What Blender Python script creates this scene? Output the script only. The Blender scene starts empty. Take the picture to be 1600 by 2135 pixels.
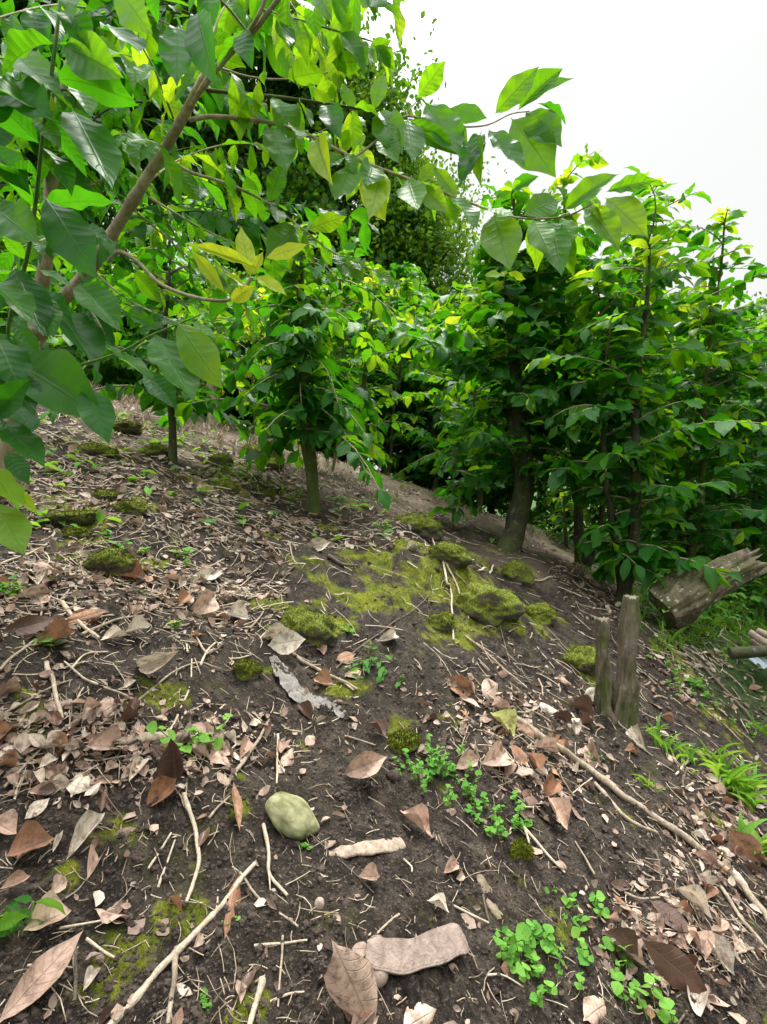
import bpy, math, random
import numpy as np
from mathutils import Vector, noise as mnoise
random.seed(7); RNG = np.random.default_rng(7)
R = math.radians
scene = bpy.context.scene
COL = scene.collection
CAM = np.array([0.0, 0.0, 1.3]); F = 1067.5

# ------------------------------------------------------------------ noise
def _h(ix, iy, seed):
    n = (ix.astype(np.int64)*374761393 + iy.astype(np.int64)*668265263 + seed*974634777) & 0xffffffff
    n = ((n ^ (n >> 13))*1274126177) & 0xffffffff
    n = (n ^ (n >> 16)) & 0xffffffff
    return n/4294967295.0
def vnoise(x, y, seed=0):
    x = np.asarray(x, float); y = np.asarray(y, float)
    ix = np.floor(x); iy = np.floor(y); fx = x-ix; fy = y-iy
    def g(dx, dy):
        a = _h(ix+dx, iy+dy, seed)*2*np.pi
        return np.cos(a)*(fx-dx) + np.sin(a)*(fy-dy)
    u = fx**3*(fx*(fx*6-15)+10); v = fy**3*(fy*(fy*6-15)+10)
    return ((g(0,0)*(1-u)+g(1,0)*u)*(1-v) + (g(0,1)*(1-u)+g(1,1)*u)*v)*1.5
def fbm(x, y, seed=0, octv=4, gain=.5):
    s = 0; a = 1; f = 1
    for i in range(octv):
        s = s + a*vnoise(x*f+i*17.3, y*f-i*9.1, seed+i); a *= gain; f *= 2.03
    return s
def domes(x, y, seed=0):
    ix = np.floor(x); iy = np.floor(y); best = np.zeros_like(x)
    for dx in (-1,0,1):
        for dy in (-1,0,1):
            cx = ix+dx; cy = iy+dy
            px = cx+.15+.7*_h(cx,cy,seed); py = cy+.15+.7*_h(cx,cy,seed+1); r = .35+.45*_h(cx,cy,seed+2)
            d = 1-((x-px)**2+(y-py)**2)/(r*r)
            best = np.maximum(best, np.sqrt(np.clip(d,0,1))*r)
    return best
def sp(x, w):
    return w*np.logaddexp(0, x/w)

# ------------------------------------------------------------------ terrain height
HUMPS = [(-.42,2.42,.20,.10),(.0,2.9,.30,.10),(.32,2.75,.24,.13),(.12,2.55,.40,.07),(.52,2.9,.16,.08),(.62,2.55,.16,.07),
         (.10,3.5,.17,.10),(-1.4,2.9,.2,.05),(-.9,3.6,.25,.05),(-.95,1.55,.25,.03),(-.2,1.5,.3,-.02),(.35,1.35,.25,-.02),(1.05,2.2,.2,-.03)]
def H(x, y):
    x = np.asarray(x, float); y = np.asarray(y, float)
    X = x - sp(x-5,1.) + sp(-x-3.5,.8)*.75
    z = .26 + .26*y - .345*X
    z = z - .46*sp(y-6.2, .5) + .17*sp(y-11, 1.5) + .03*sp(y-30,5)
    z = z - .30*sp(x-1.25, .15)/(1+np.exp(np.clip(-(y-.2)*3,-50,50)))/(1+np.exp(np.clip((y-2.9)*3.5,-50,50))) + .30*sp(x-4, .5)
    z = z + .26*sp(-y-3,1)
    for cx,cy,r,h in HUMPS:
        z = z + h*np.exp(-((x-cx)**2+(y-cy)**2)/(r*r))
    z = z + .05*vnoise(x*1.3, y*1.3, 5) + .022*vnoise(x*3.7, y*3.7, 6)
    z = z + .35*vnoise(x*.12, y*.12, 9)*np.clip((np.hypot(x,y)-6)/10,0,1)
    return z
def Hfine(x, y):
    r = np.hypot(x,y); k = np.clip(1.3-r/7,0.0,1)
    m = moss_mask(x,y)
    z = .010*fbm(x*9,y*9,21,3)
    z = z + (.008*domes(x*22,y*22,31)+.010*fbm(x*30+y*8,y*12-x*4,34,4,.65) + .007*domes(x*48+3,y*48,37)+.003*vnoise(x*150,y*150,39) + .005*domes(x*95,y*95,41)*np.clip(1.5-r/2,0,1))*(1-.6*m)*np.clip(.5+vnoise(x*5,y*5,44)*1.2,.25,1.3)
    al=(-.8*x+.6*y); pe=(.6*x+.8*y); z = z + .011*fbm(pe*26,al*5,88,4,.6)*np.clip(.4+x*.6,.25,1) - .010*np.clip(fbm(x*14,y*14,93,3)-.25,0,1)*(1-m)
    z = z + m*(.008*domes(x*40,y*40,51)+.004*vnoise(x*110,y*110,52))
    return z*k
MOSS = []
def moss_mask(x, y):
    x=np.asarray(x,float); y=np.asarray(y,float); m = np.zeros_like(x)
    for cx,cy,r in MOSS:
        k=(np.abs(x-cx)<2.2*r)&(np.abs(y-cy)<2.2*r)
        m[k] = np.maximum(m[k], np.exp(-((x[k]-cx)**2+(y[k]-cy)**2)/(r*r)))
    n = fbm(np.asarray(x)*7, np.asarray(y)*7, 77, 4, .6)
    return np.clip((m*1.15 + .8*n - .62)*2.6, 0, 1)
def ray(px, py):
    return np.array([(px-800)/F, 1.0, (F-py)/F])
def P(px, py, Y):
    return CAM + ray(px,py)*Y
_YS = np.concatenate([np.linspace(.25,4,260), np.linspace(4.05,14,200)])
def G(px, py, dz=0.0):
    d = ray(px,py); X = d[0]*_YS; Z = CAM[2]+d[2]*_YS
    f = Z - H(X,_YS); idx = np.where(f <= 0)[0]
    if len(idx) == 0: return np.array([d[0]*9, 9., float(H(d[0]*9, 9.))+dz])
    i = max(idx[0],1); t = f[i-1]/(f[i-1]-f[i]+1e-9)
    Y = _YS[i-1]+t*(_YS[i]-_YS[i-1])
    return np.array([d[0]*Y, Y, float(H(d[0]*Y,Y))+dz])
for px,py,r in [(640,1290,.17),(600,1270,.1),(720,1300,.12),(860,1150,.22),(930,1180,.2),(820,1240,.16),(1000,1170,.18),(1020,1240,.24),(1080,1190,.16),
                (930,1310,.13),(1100,1270,.16),(1150,1290,.12),(900,1250,.15),(760,1260,.12),(860,1090,.18),(1215,1370,.12),(1230,1400,.1),(230,1170,.2),(150,1075,.22),
                (270,1050,.16),(205,935,.3),(250,885,.35),(460,955,.25),(555,950,.3),(480,1000,.28),(330,940,.25),(515,1390,.05),(355,1460,.07),(720,1450,.08),
                (840,1530,.06),(260,1740,.05),(500,1620,.03),(500,1680,.03),(250,1990,.06),(230,2050,.04),(400,1910,.035),(340,1920,.03),(520,2090,.04),(700,1905,.03),
                (1450,1420,.14),(1500,1500,.14),(1540,1560,.12),(1400,1360,.14),(1070,1830,.03),(240,1970,.05),(40,1530,.06),(690,1100,.1),(1120,1310,.08),(600,1030,.15),(740,1050,.12),
                (420,1010,.2),(130,1830,.03),(950,1330,.1),(890,1330,.08),(570,1120,.08),(560,1400,.03),(880,1180,.2),(1060,1290,.12),(800,1180,.2),(950,1230,.22),(700,1220,.16),(1040,1150,.14),(980,1290,.14)]:
    g = G(px,py); MOSS.append((g[0],g[1],r))

# ------------------------------------------------------------------ mesh accumulation
class Acc:
    def __init__(s): s.v=[]; s.f=[]; s.uv=[]; s.t=[]; s.m=[]; s.n=0
    def add(s, V, Fc, UV=None, T=None, mi=0):
        V = np.asarray(V,float); Fc = np.asarray(Fc,int)
        s.v.append(V); s.f.append(Fc+s.n); s.n += len(V)
        s.uv.append(np.zeros((len(V),2)) if UV is None else UV)
        s.t.append(np.full(len(V), .5) if T is None else (np.full(len(V),float(T)) if np.isscalar(T) else T))
        s.m.append(np.full(len(Fc), mi, int))
    def mesh(s, name, mats, smooth=True, off=None):
        me = bpy.data.meshes.new(name)
        if s.n == 0: return me
        V = np.concatenate(s.v)
        if off is not None: V = V-np.asarray(off)
        me.vertices.add(len(V)); me.vertices.foreach_set('co', V.astype(np.float32).ravel())
        idx = np.concatenate([f.ravel() for f in s.f]); cnt = np.concatenate([np.full(len(f), f.shape[1]) for f in s.f])
        me.loops.add(len(idx)); me.loops.foreach_set('vertex_index', idx.astype(np.int32))
        me.polygons.add(len(cnt)); st = np.concatenate([[0],np.cumsum(cnt)[:-1]])
        me.polygons.foreach_set('loop_start', st.astype(np.int32)); me.polygons.foreach_set('loop_total', cnt.astype(np.int32))
        me.polygons.foreach_set('use_smooth', np.full(len(cnt), smooth))
        me.polygons.foreach_set('material_index', np.concatenate(s.m).astype(np.int32))
        uvl = me.uv_layers.new(name='UVMap'); UV = np.concatenate(s.uv)
        uvl.data.foreach_set('uv', UV[idx].astype(np.float32).ravel())
        a = me.attributes.new('tint','FLOAT','POINT'); a.data.foreach_set('value', np.concatenate(s.t).astype(np.float32))
        for m in (mats if isinstance(mats,(list,tuple)) else [mats]): me.materials.append(m)
        me.update(); me.validate()
        return me
def link(name, data, parent=None, loc=None):
    o = bpy.data.objects.new(name, data); COL.objects.link(o)
    if parent is not None: o.parent = parent
    if loc is not None: o.location = loc
    return o
def tag(o, label=None, cat=None, group=None, kind=None):
    if label: o['label']=label
    if cat: o['category']=cat
    if group: o['group']=group
    if kind: o['kind']=kind
    return o
def empty(name, loc, label, cat, group=None):
    o = link(name, None, None, tuple(float(c) for c in loc)); return tag(o,label,cat,group)
def nrm(v): v=np.asarray(v,float); return v/(np.linalg.norm(v,axis=-1,keepdims=True)+1e-12)

def catmull(P_, n):
    P_ = np.asarray(P_,float)
    if len(P_)<3:
        t = np.linspace(0,1,n)[:,None]; return P_[0]*(1-t)+P_[-1]*t
    Q = np.vstack([2*P_[0]-P_[1], P_, 2*P_[-1]-P_[-2]]); k = len(P_)-1
    ts = np.linspace(0,k-1e-6,n); i = ts.astype(int); t = (ts-i)[:,None]
    a,b,c,d = Q[i],Q[i+1],Q[i+2],Q[i+3]
    return .5*((2*b)+(-a+c)*t+(2*a-5*b+4*c-d)*t*t+(-a+3*b-3*c+d)*t**3)
def tube(acc, path, rad, sides=8, rough=0.0, T=None, mi=0, seed=0, grain=0.0, jag=0.0):
    path = np.asarray(path,float); n=len(path); rad = np.broadcast_to(np.asarray(rad,float),(n,)).copy()
    tan = nrm(np.gradient(path,axis=0)); up = np.array([0,0,1.]) if abs(tan[0][2])<.9 else np.array([1.,0,0])
    s0 = nrm(np.cross(tan[0],up)); S=[s0]
    for i in range(1,n):
        s = S[-1]-tan[i]*np.dot(S[-1],tan[i]); S.append(nrm(s))
    S=np.array(S); B=np.cross(tan,S)
    a = np.linspace(0,2*np.pi,sides,endpoint=False)
    rr = rad[:,None]*np.ones((1,sides))
    if rough>0:
        L = np.concatenate([[0],np.cumsum(np.linalg.norm(np.diff(path,axis=0),axis=1))])
        sc = 1/max(rad.max(),1e-4)
        rr = rr*(1+rough*fbm(np.cos(a)[None,:]*1.1+L[:,None]*sc*.35+seed*3.1, np.sin(a)[None,:]*1.1+L[:,None]*sc*.11, 61+seed%50,3,.6))
    if grain>0:
        L = np.linspace(0,1,n)*6
        rr = rr*(1+grain*(fbm(np.cos(a)[None,:]*5+L[:,None]*.25+seed, np.sin(a)[None,:]*5+L[:,None]*.2, 71,3,.6)-1.3*np.clip(vnoise(np.cos(a)[None,:]*7+L[:,None]*.1, np.sin(a)[None,:]*7+seed,73)-.15,0,1)))
    if jag>0: jg=jag*rad[-1]*vnoise(np.cos(a)*3+seed,np.sin(a)*3,75)
    V = path[:,None,:]+rr[:,:,None]*(np.cos(a)[None,:,None]*S[:,None,:]+np.sin(a)[None,:,None]*B[:,None,:])
    if jag>0: V[-1]=V[-1]+tan[-1]*jg[:,None]; V[-2]=V[-2]+tan[-1]*jg[:,None]*.6
    V = V.reshape(-1,3); i,j = np.meshgrid(np.arange(n-1),np.arange(sides),indexing='ij'); j2=(j+1)%sides
    Fq = np.stack([i*sides+j,i*sides+j2,(i+1)*sides+j2,(i+1)*sides+j],-1).reshape(-1,4)
    UV = np.stack([np.tile(a/(2*np.pi),n), np.repeat(np.linspace(0,1,n),sides)],-1)
    acc.add(V,Fq,UV,T,mi)
    for e,ring in ((0,0),(1,n-1)):
        c = path[ring]+tan[ring]*(rad[ring]*.15 if e else -rad[ring]*.15)
        Vc = np.vstack([V[ring*sides:(ring+1)*sides], c]); k=np.arange(sides)
        Fc = np.stack([k,(k+1)%sides,np.full(sides,sides)],-1)
        if not e: Fc = Fc[:,::-1]
        acc.add(Vc,Fc,None,T,mi)

# ------------------------------------------------------------------ leaf templates
def leaf_tpl(nu, nv, wave=.05, freq=3, droop=.8, fold=.15, tip=.5, jag=0.0, rs=None, twist=0.0, shape=.9, curl=0, green=False):
    rs = rs or np.random.default_rng(1)
    t = np.linspace(0,1,nv)**.95; s = np.linspace(-1,1,nu)
    w = .5*np.clip(np.sin(np.pi*np.clip(t,0,1)**shape),0,1)**.85*(1-tip*np.clip(t-.62,0,1)/.38*(t))
    w = w*np.clip(t/.1,0.06,1)+.006
    if green:
        w = .5*np.clip(np.sin(np.pi*t**1.02),0,1)**1.0*(1-.45*np.clip((t-.68)/.3,0,1)**1.5)*np.clip((t-.03)/.08,.05,1)+.004
    w[-1] = .003
    k = droop; ang = k*(t-.15); x = np.concatenate([[0],np.cumsum(np.cos((ang[1:]+ang[:-1])/2)*np.diff(t))])
    z = -np.concatenate([[0],np.cumsum(np.sin((ang[1:]+ang[:-1])/2)*np.diff(t))])
    ph1,ph2 = rs.uniform(0,6.28,2); T,S_ = np.meshgrid(t,s,indexing='ij')
    W = w[:,None]*np.ones_like(S_)
    ed = np.abs(S_)
    if jag>0: W = W*(1+jag*ed*np.array([[rs.uniform(-1,1) for _ in s] for _ in t]))
    zz = z[:,None] + fold*ed*W + wave*ed**1.6*np.where(S_>0,np.sin(T*6.28*freq+ph1),np.sin(T*6.28*freq+ph2))*np.sin(np.pi*np.clip(T,0,1))**.5
    if curl: zz = zz + curl*(S_*W*2)**2
    y = S_*W
    if twist: 
        a = twist*T; y,zo = y*np.cos(a)-(zz-z[:,None])*np.sin(a), y*np.sin(a)+(zz-z[:,None])*np.cos(a); zz = z[:,None]+zo
    V = np.stack([x[:,None]+0*S_, y, zz],-1).reshape(-1,3)
    i,j = np.meshgrid(np.arange(nv-1),np.arange(nu-1),indexing='ij')
    Fq = np.stack([i*nu+j,i*nu+j+1,(i+1)*nu+j+1,(i+1)*nu+j],-1).reshape(-1,4)
    return V,Fq,np.stack([S_*.5+.5,T],-1).reshape(-1,2)
_rs = np.random.default_rng(3)
HI = [leaf_tpl(9,29,_rs.uniform(.015,.034),_rs.uniform(2.,4.),_rs.uniform(.1,.8),_rs.uniform(.0,.25),.5,.012,_rs,_rs.uniform(-.35,.35),green=True) for _ in range(14)]
HANDL = [leaf_tpl(9,29,_rs.uniform(.014,.03),_rs.uniform(2.,4.),_rs.uniform(-.1,.45),_rs.uniform(.0,.25),.5,.012,_rs,_rs.uniform(-.3,.3),green=True) for _ in range(12)]
MID = [leaf_tpl(5,8,_rs.uniform(.02,.05),_rs.uniform(2,3),_rs.uniform(.2,1.1),_rs.uniform(.0,.3),.5,0,_rs,_rs.uniform(-.4,.4),green=True) for _ in range(10)]
LOW = [leaf_tpl(3,5,.0,2,_rs.uniform(.2,1.),_rs.uniform(.1,.4),.3,0,_rs) for _ in range(6)]
TINY = [leaf_tpl(2,4,.0,2,_rs.uniform(.2,.8),0,.2,0,_rs) for _ in range(4)]
ROUND = [leaf_tpl(5,6,.01,2,_rs.uniform(.1,.7),_rs.uniform(.05,.2),.0,0,_rs,0,.75) for _ in range(5)]
DEAD = [leaf_tpl(9,16,_rs.uniform(.01,.03),_rs.uniform(1,3),_rs.uniform(-.5,.7),_rs.uniform(-.2,.3),.4,.03,_rs,_rs.uniform(-.4,.4),.9,_rs.uniform(-.3,.5),green=True) for _ in range(22)]
DEADLOW = [leaf_tpl(3,5,.03,1.5,_rs.uniform(-1.2,1.2),_rs.uniform(-.3,.5),.4,.1,_rs,_rs.uniform(-1.2,1.2)) for _ in range(8)]
def put_leaves(acc, B, D, N, L, Wr, T, tpls, mi=0, raw=False):
    Wr=np.asarray(Wr,float)*({id(HI):.43,id(HANDL):.45,id(MID):.46,id(LOW):.5,id(TINY):.75}.get(id(tpls),1.) if not raw else 1.)
    B=np.atleast_2d(B); D=nrm(np.atleast_2d(D)); N=np.atleast_2d(N); n=len(B)
    L=np.broadcast_to(L,(n,)); Wr=np.broadcast_to(Wr,(n,)); T=np.broadcast_to(T,(n,))
    S=nrm(np.cross(N,D)); N=nrm(np.cross(D,S)); which=RNG.integers(0,len(tpls),n)
    for k,(V,Fq,UV) in enumerate(tpls):
        ix=np.where(which==k)[0]
        if not len(ix): continue
        VV = B[ix][:,None,:]+L[ix][:,None,None]*(V[None,:,0:1]*D[ix][:,None,:]+V[None,:,1:2]*Wr[ix][:,None,None]*S[ix][:,None,:]+V[None,:,2:3]*N[ix][:,None,:])
        m=len(V); FF=(Fq[None]+ (np.arange(len(ix))*m)[:,None,None]).reshape(-1,4)
        acc.add(VV.reshape(-1,3),FF,np.tile(UV,(len(ix),1)),np.repeat(T[ix],m),mi)

# ------------------------------------------------------------------ materials
def newmat(name):
    m=bpy.data.materials.new(name); m.use_nodes=True; nt=m.node_tree; nt.nodes.clear(); return m,nt
class NT:
    def __init__(s,nt): s.nt=nt
    def n(s,typ,**kw):
        nd=s.nt.nodes.new(typ)
        for k,v in kw.items():
            if k.startswith('i_'):
                key=k[2:]; key=int(key) if key.isdigit() else key.replace('_',' ')
                if isinstance(v,bpy.types.NodeSocket): s.nt.links.new(v,nd.inputs[key])
                else: nd.inputs[key].default_value=v
            else: setattr(nd,k,v)
        return nd
    def math(s,op,a,b=None,c=None,clamp=False):
        nd=s.nt.nodes.new('ShaderNodeMath'); nd.operation=op; nd.use_clamp=clamp
        for i,v in enumerate((a,b,c)):
            if v is None: continue
            if isinstance(v,bpy.types.NodeSocket): s.nt.links.new(v,nd.inputs[i])
            else: nd.inputs[i].default_value=v
        return nd.outputs[0]
    def mix(s,fac,a,b,mode='MIX'):
        nd=s.nt.nodes.new('ShaderNodeMix'); nd.data_type='RGBA'; nd.blend_type=mode
        for i,v in ((0,fac),(6,a),(7,b)):
            if isinstance(v,bpy.types.NodeSocket): s.nt.links.new(v,nd.inputs[i])
            else: nd.inputs[i].default_value=(v if i==0 else (*v,1) if len(v)==3 else v)
        return nd.outputs[2]
    def ramp(s,fac,stops):
        nd=s.nt.nodes.new('ShaderNodeValToRGB'); s.nt.links.new(fac,nd.inputs[0]); e=nd.color_ramp.elements
        while len(e)<len(stops): e.new(.5)
        for el,(p,c) in zip(e,stops): el.position=p; el.color=(*c,1) if len(c)==3 else c
        return nd.outputs[0]
    def noise(s,scale,detail=4,rough=.6,vec=None,dist=0):
        nd=s.nt.nodes.new('ShaderNodeTexNoise'); nd.inputs['Scale'].default_value=scale; nd.inputs['Detail'].default_value=detail
        nd.inputs['Roughness'].default_value=rough; nd.inputs['Distortion'].default_value=dist
        if vec is not None: s.nt.links.new(vec,nd.inputs['Vector'])
        return nd.outputs['Fac']
    def bump(s,h,strength=.5,dist=.01,normal=None):
        nd=s.nt.nodes.new('ShaderNodeBump'); nd.inputs['Strength'].default_value=strength; nd.inputs['Distance'].default_value=dist
        s.nt.links.new(h,nd.inputs['Height'])
        if normal is not None: s.nt.links.new(normal,nd.inputs['Normal'])
        return nd.outputs[0]
    def out(s,sh): o=s.nt.nodes.new('ShaderNodeOutputMaterial'); s.nt.links.new(sh,o.inputs[0])
    def link(s,a,b): s.nt.links.new(a,b)

def leaf_mat(name, stops, trans, gloss=.35, tfac=.4, vein=(.22,.36,.10), veinfac=.35, spots=.25, spec=.38):
    m,nt=newmat(name); q=NT(nt)
    at=q.n('ShaderNodeAttribute',attribute_name='tint').outputs['Fac']
    geo=q.n('ShaderNodeNewGeometry'); pos=geo.outputs['Position']
    uv=q.n('ShaderNodeUVMap').outputs[0]; sep=q.n('ShaderNodeSeparateXYZ',i_0=uv); u=sep.outputs[0]; v=sep.outputs[1]
    ed=q.math('ABSOLUTE',q.math('SUBTRACT',u,.5))                       # 0 at the midrib .. .5 at the edge
    mid=q.math('SUBTRACT',1,q.math('DIVIDE',ed,.035),clamp=True)
    vv=q.math('SUBTRACT',q.math('MULTIPLY',v,9.),q.math('MULTIPLY',ed,2.6))
    fr=q.math('ABSOLUTE',q.math('SUBTRACT',q.math('FRACT',vv),.5))
    side=q.math('SUBTRACT',1,q.math('DIVIDE',fr,.06),clamp=True)
    side=q.math('MULTIPLY',side,q.math('SUBTRACT',1,q.math('MULTIPLY',ed,1.8),clamp=True))
    vm=q.math('MAXIMUM',mid,q.math('MULTIPLY',side,.55))
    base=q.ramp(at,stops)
    n1=q.noise(26,3,.6,pos); base=q.mix(q.math('MULTIPLY',q.math('SUBTRACT',n1,.35,clamp=True),2.2,clamp=True),base,(.55,.62,.6),'MULTIPLY')
    if spots>0:
        n2=q.noise(160,2,.5,pos); sm=q.math('MULTIPLY',q.math('SUBTRACT',n2,.67,clamp=True),8*spots,clamp=True); base=q.mix(sm,base,(.18,.12,.03))
    base=q.mix(q.math('MULTIPLY',vm,veinfac),base,vein)
    base=q.mix(q.math('MULTIPLY',geo.outputs['Backfacing'],.3),base,(.06,.2,.03))
    tcol=q.ramp(at,trans); tcol=q.mix(q.math('MULTIPLY',vm,.5),tcol,(.05,.13,.01))
    tcol=q.mix(n1,tcol,(.75,.8,.7),'MULTIPLY')
    hgt=q.math('ADD',q.math('MULTIPLY',vm,-.8),q.math('MULTIPLY',fr,.9))
    hgt=q.math('ADD',hgt,q.math('MULTIPLY',n1,.8))
    bp=q.bump(hgt,.4,.003)
    pb=q.n('ShaderNodeBsdfPrincipled'); q.link(base,pb.inputs['Base Color']); q.link(bp,pb.inputs['Normal'])
    rgh=q.math('ADD',gloss,q.math('MULTIPLY',geo.outputs['Backfacing'],.25)); q.link(rgh,pb.inputs['Roughness'])
    pb.inputs['Specular IOR Level'].default_value=spec
    tr=q.n('ShaderNodeBsdfTranslucent'); q.link(tcol,tr.inputs[0]); q.link(bp,tr.inputs[1])
    mx=q.n('ShaderNodeMixShader',i_0=tfac); q.link(pb.outputs[0],mx.inputs[1]); q.link(tr.outputs[0],mx.inputs[2]); q.out(mx.outputs[0])
    return m
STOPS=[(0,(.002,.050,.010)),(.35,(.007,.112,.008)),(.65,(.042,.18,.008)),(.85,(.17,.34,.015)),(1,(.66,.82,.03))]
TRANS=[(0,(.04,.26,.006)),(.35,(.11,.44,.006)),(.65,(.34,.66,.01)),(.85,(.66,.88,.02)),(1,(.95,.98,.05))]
M={}
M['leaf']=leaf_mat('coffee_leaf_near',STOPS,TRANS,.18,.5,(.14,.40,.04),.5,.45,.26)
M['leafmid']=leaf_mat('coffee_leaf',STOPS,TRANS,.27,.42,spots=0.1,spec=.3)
M['leaffar']=leaf_mat('shade_tree_leaf',[(0,(.015,.06,.015)),(.5,(.05,.15,.018)),(1,(.16,.30,.025))],[(0,(.06,.2,.01)),(.5,(.2,.42,.01)),(1,(.45,.65,.04))],.4,.4,veinfac=.1,spots=0)
M['herb']=leaf_mat('herb_leaf',[(0,(.05,.2,.03)),(.5,(.12,.36,.04)),(1,(.28,.55,.08))],[(0,(.2,.5,.03)),(.5,(.4,.75,.05)),(1,(.6,.85,.1))],.45,.35,spots=0)
M['grass']=leaf_mat('grass_blade',[(0,(.06,.18,.02)),(.5,(.14,.32,.03)),(1,(.3,.42,.08))],[(0,(.2,.5,.02)),(.5,(.4,.7,.04)),(1,(.6,.75,.1))],.5,.35,veinfac=0,spots=0)

def bark_mat(name, dark, light, moss=.0, scale=30, lichen=.0):
    m,nt=newmat(name); q=NT(nt); tc=q.n('ShaderNodeNewGeometry').outputs['Position']
    mp=q.n('ShaderNodeMapping'); q.link(tc,mp.inputs[0]); mp.inputs['Scale'].default_value=(1,1,.22)
    n1=q.noise(scale,6,.7,mp.outputs[0],.6); n2=q.noise(scale*4,4,.7,tc); n3=q.noise(9,3,.6,tc)
    c=q.ramp(n1,[(.32,dark),(.62,light)]); c=q.mix(q.math('MULTIPLY',q.math('SUBTRACT',n2,.3,clamp=True),.9),c,tuple(x*.35 for x in dark))
    if moss>0: c=q.mix(q.math('MULTIPLY',q.math('SUBTRACT',n3,.5-moss*.3,clamp=True),6*moss,clamp=True),c,(.07,.09,.015))
    if lichen>0:
        n4=q.noise(28,2,.5,tc); c=q.mix(q.math('MULTIPLY',q.math('SUBTRACT',n4,.62,clamp=True),14*lichen,clamp=True),c,(.42,.42,.36))
    pb=q.n('ShaderNodeBsdfPrincipled'); q.link(c,pb.inputs['Base Color']); pb.inputs['Roughness'].default_value=.85
    h=q.math('ADD',n1,q.math('MULTIPLY',n2,.4)); q.link(q.bump(h,.9,.008),pb.inputs['Normal']); q.out(pb.outputs[0]); return m
M['bark']=bark_mat('coffee_bark',(.27,.21,.13),(.62,.51,.36),.35,26,.2)
M['barkdark']=bark_mat('dark_mossy_bark',(.012,.010,.006),(.055,.045,.03),.4,22,.15)
M['barkmid']=bark_mat('mossy_bark',(.06,.045,.025),(.22,.18,.1),.7,24,.15)
M['log']=bark_mat('log_bark',(.03,.022,.015),(.27,.2,.14),.4,18,.9)
M['stump']=bark_mat('stump_wood',(.07,.05,.04),(.27,.21,.16),.5,20,.15)
M['twig']=bark_mat('dead_twig',(.24,.18,.13),(.52,.42,.31),.0,60,.0)
M['twigpale']=bark_mat('pale_twig',(.42,.33,.24),(.72,.6,.46),.0,60,.0)
M['twigdark']=bark_mat('dark_twig',(.07,.05,.04),(.2,.15,.11),.1,60,.0)
def simple_mat(name,a,b,scale,rough=.8,bump=.5,bd=.004,spec=.3):
    m,nt=newmat(name); q=NT(nt); tc=q.n('ShaderNodeTexCoord').outputs['Object']
    n1=q.noise(scale,6,.65,tc,.3); n2=q.noise(scale*5,3,.6,tc)
    c=q.ramp(n1,[(.3,a),(.68,b)]); c=q.mix(q.math('MULTIPLY',n2,.3),c,tuple(x*.5 for x in a))
    pb=q.n('ShaderNodeBsdfPrincipled'); q.link(c,pb.inputs['Base Color']); pb.inputs['Roughness'].default_value=rough; pb.inputs['Specular IOR Level'].default_value=spec
    q.link(q.bump(q.math('ADD',n1,q.math('MULTIPLY',n2,.4)),bump,bd),pb.inputs['Normal']); q.out(pb.outputs[0]); return m
M['greenstem']=simple_mat('green_stem',(.08,.16,.03),(.2,.34,.07),30,.5)
M['stone']=simple_mat('river_stone',(.07,.085,.02),(.40,.38,.22),26,.8,.6,.004)
M['pebble']=simple_mat('pebble',(.3,.22,.18),(.45,.36,.3),30,.7)
M['wood']=simple_mat('weathered_wood',(.16,.12,.09),(.52,.41,.32),55,.8,.8,.005)
M['metal']=simple_mat('galvanised_sheet',(.22,.28,.32),(.4,.47,.52),8,.4,.2)
M['film']=simple_mat('grey_plastic_film',(.10,.09,.08),(.27,.25,.23),30,.6,.5,.003,.25)
def dead_mat(name,cols,rough=.6):
    m,nt=newmat(name); q=NT(nt); tc=q.n('ShaderNodeTexCoord').outputs['Object']; geo=q.n('ShaderNodeNewGeometry')
    oi=q.n('ShaderNodeObjectInfo').outputs['Random']; at=q.n('ShaderNodeAttribute',attribute_name='tint').outputs['Fac']
    f=q.math('FRACT',q.math('ADD',oi,q.math('MULTIPLY',at,3.7)))
    k=len(cols); base=q.ramp(f,[(i/(k-1)*.98,c) for i,c in enumerate(cols)])
    n1=q.noise(38,4,.65,geo.outputs['Position']); base=q.mix(q.math('MULTIPLY',q.math('SUBTRACT',n1,.46,clamp=True),4,clamp=True),base,(.12,.07,.045)); n5=q.noise(190,3,.7,geo.outputs['Position']); base=q.mix(q.math('MULTIPLY',q.math('SUBTRACT',n5,.5,clamp=True),2.5,clamp=True),base,(.5,.45,.42),'MULTIPLY')
    uv=q.n('ShaderNodeUVMap').outputs[0]; sep=q.n('ShaderNodeSeparateXYZ',i_0=uv); ed=q.math('ABSOLUTE',q.math('SUBTRACT',sep.outputs[0],.5))
    mid=q.math('SUBTRACT',1,q.math('DIVIDE',ed,.04),clamp=True)
    vv=q.math('SUBTRACT',q.math('MULTIPLY',sep.outputs[1],9.),q.math('MULTIPLY',ed,2.6)); fr=q.math('ABSOLUTE',q.math('SUBTRACT',q.math('FRACT',vv),.5))
    side=q.math('MULTIPLY',q.math('SUBTRACT',1,q.math('DIVIDE',fr,.08),clamp=True),.6); vm=q.math('MAXIMUM',mid,side)
    base=q.mix(q.math('MULTIPLY',vm,.4),base,(.2,.12,.08))
    pb=q.n('ShaderNodeBsdfPrincipled'); q.link(base,pb.inputs['Base Color']); pb.inputs['Roughness'].default_value=rough
    q.link(q.bump(q.math('ADD',vm,q.math('MULTIPLY',n1,1.5)),.5,.003),pb.inputs['Normal'])
    tr=q.n('ShaderNodeBsdfTranslucent'); q.link(base,tr.inputs[0]); mx=q.n('ShaderNodeMixShader',i_0=.15); q.link(pb.outputs[0],mx.inputs[1]); q.link(tr.outputs[0],mx.inputs[2]); q.out(mx.outputs[0]); return m
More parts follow.
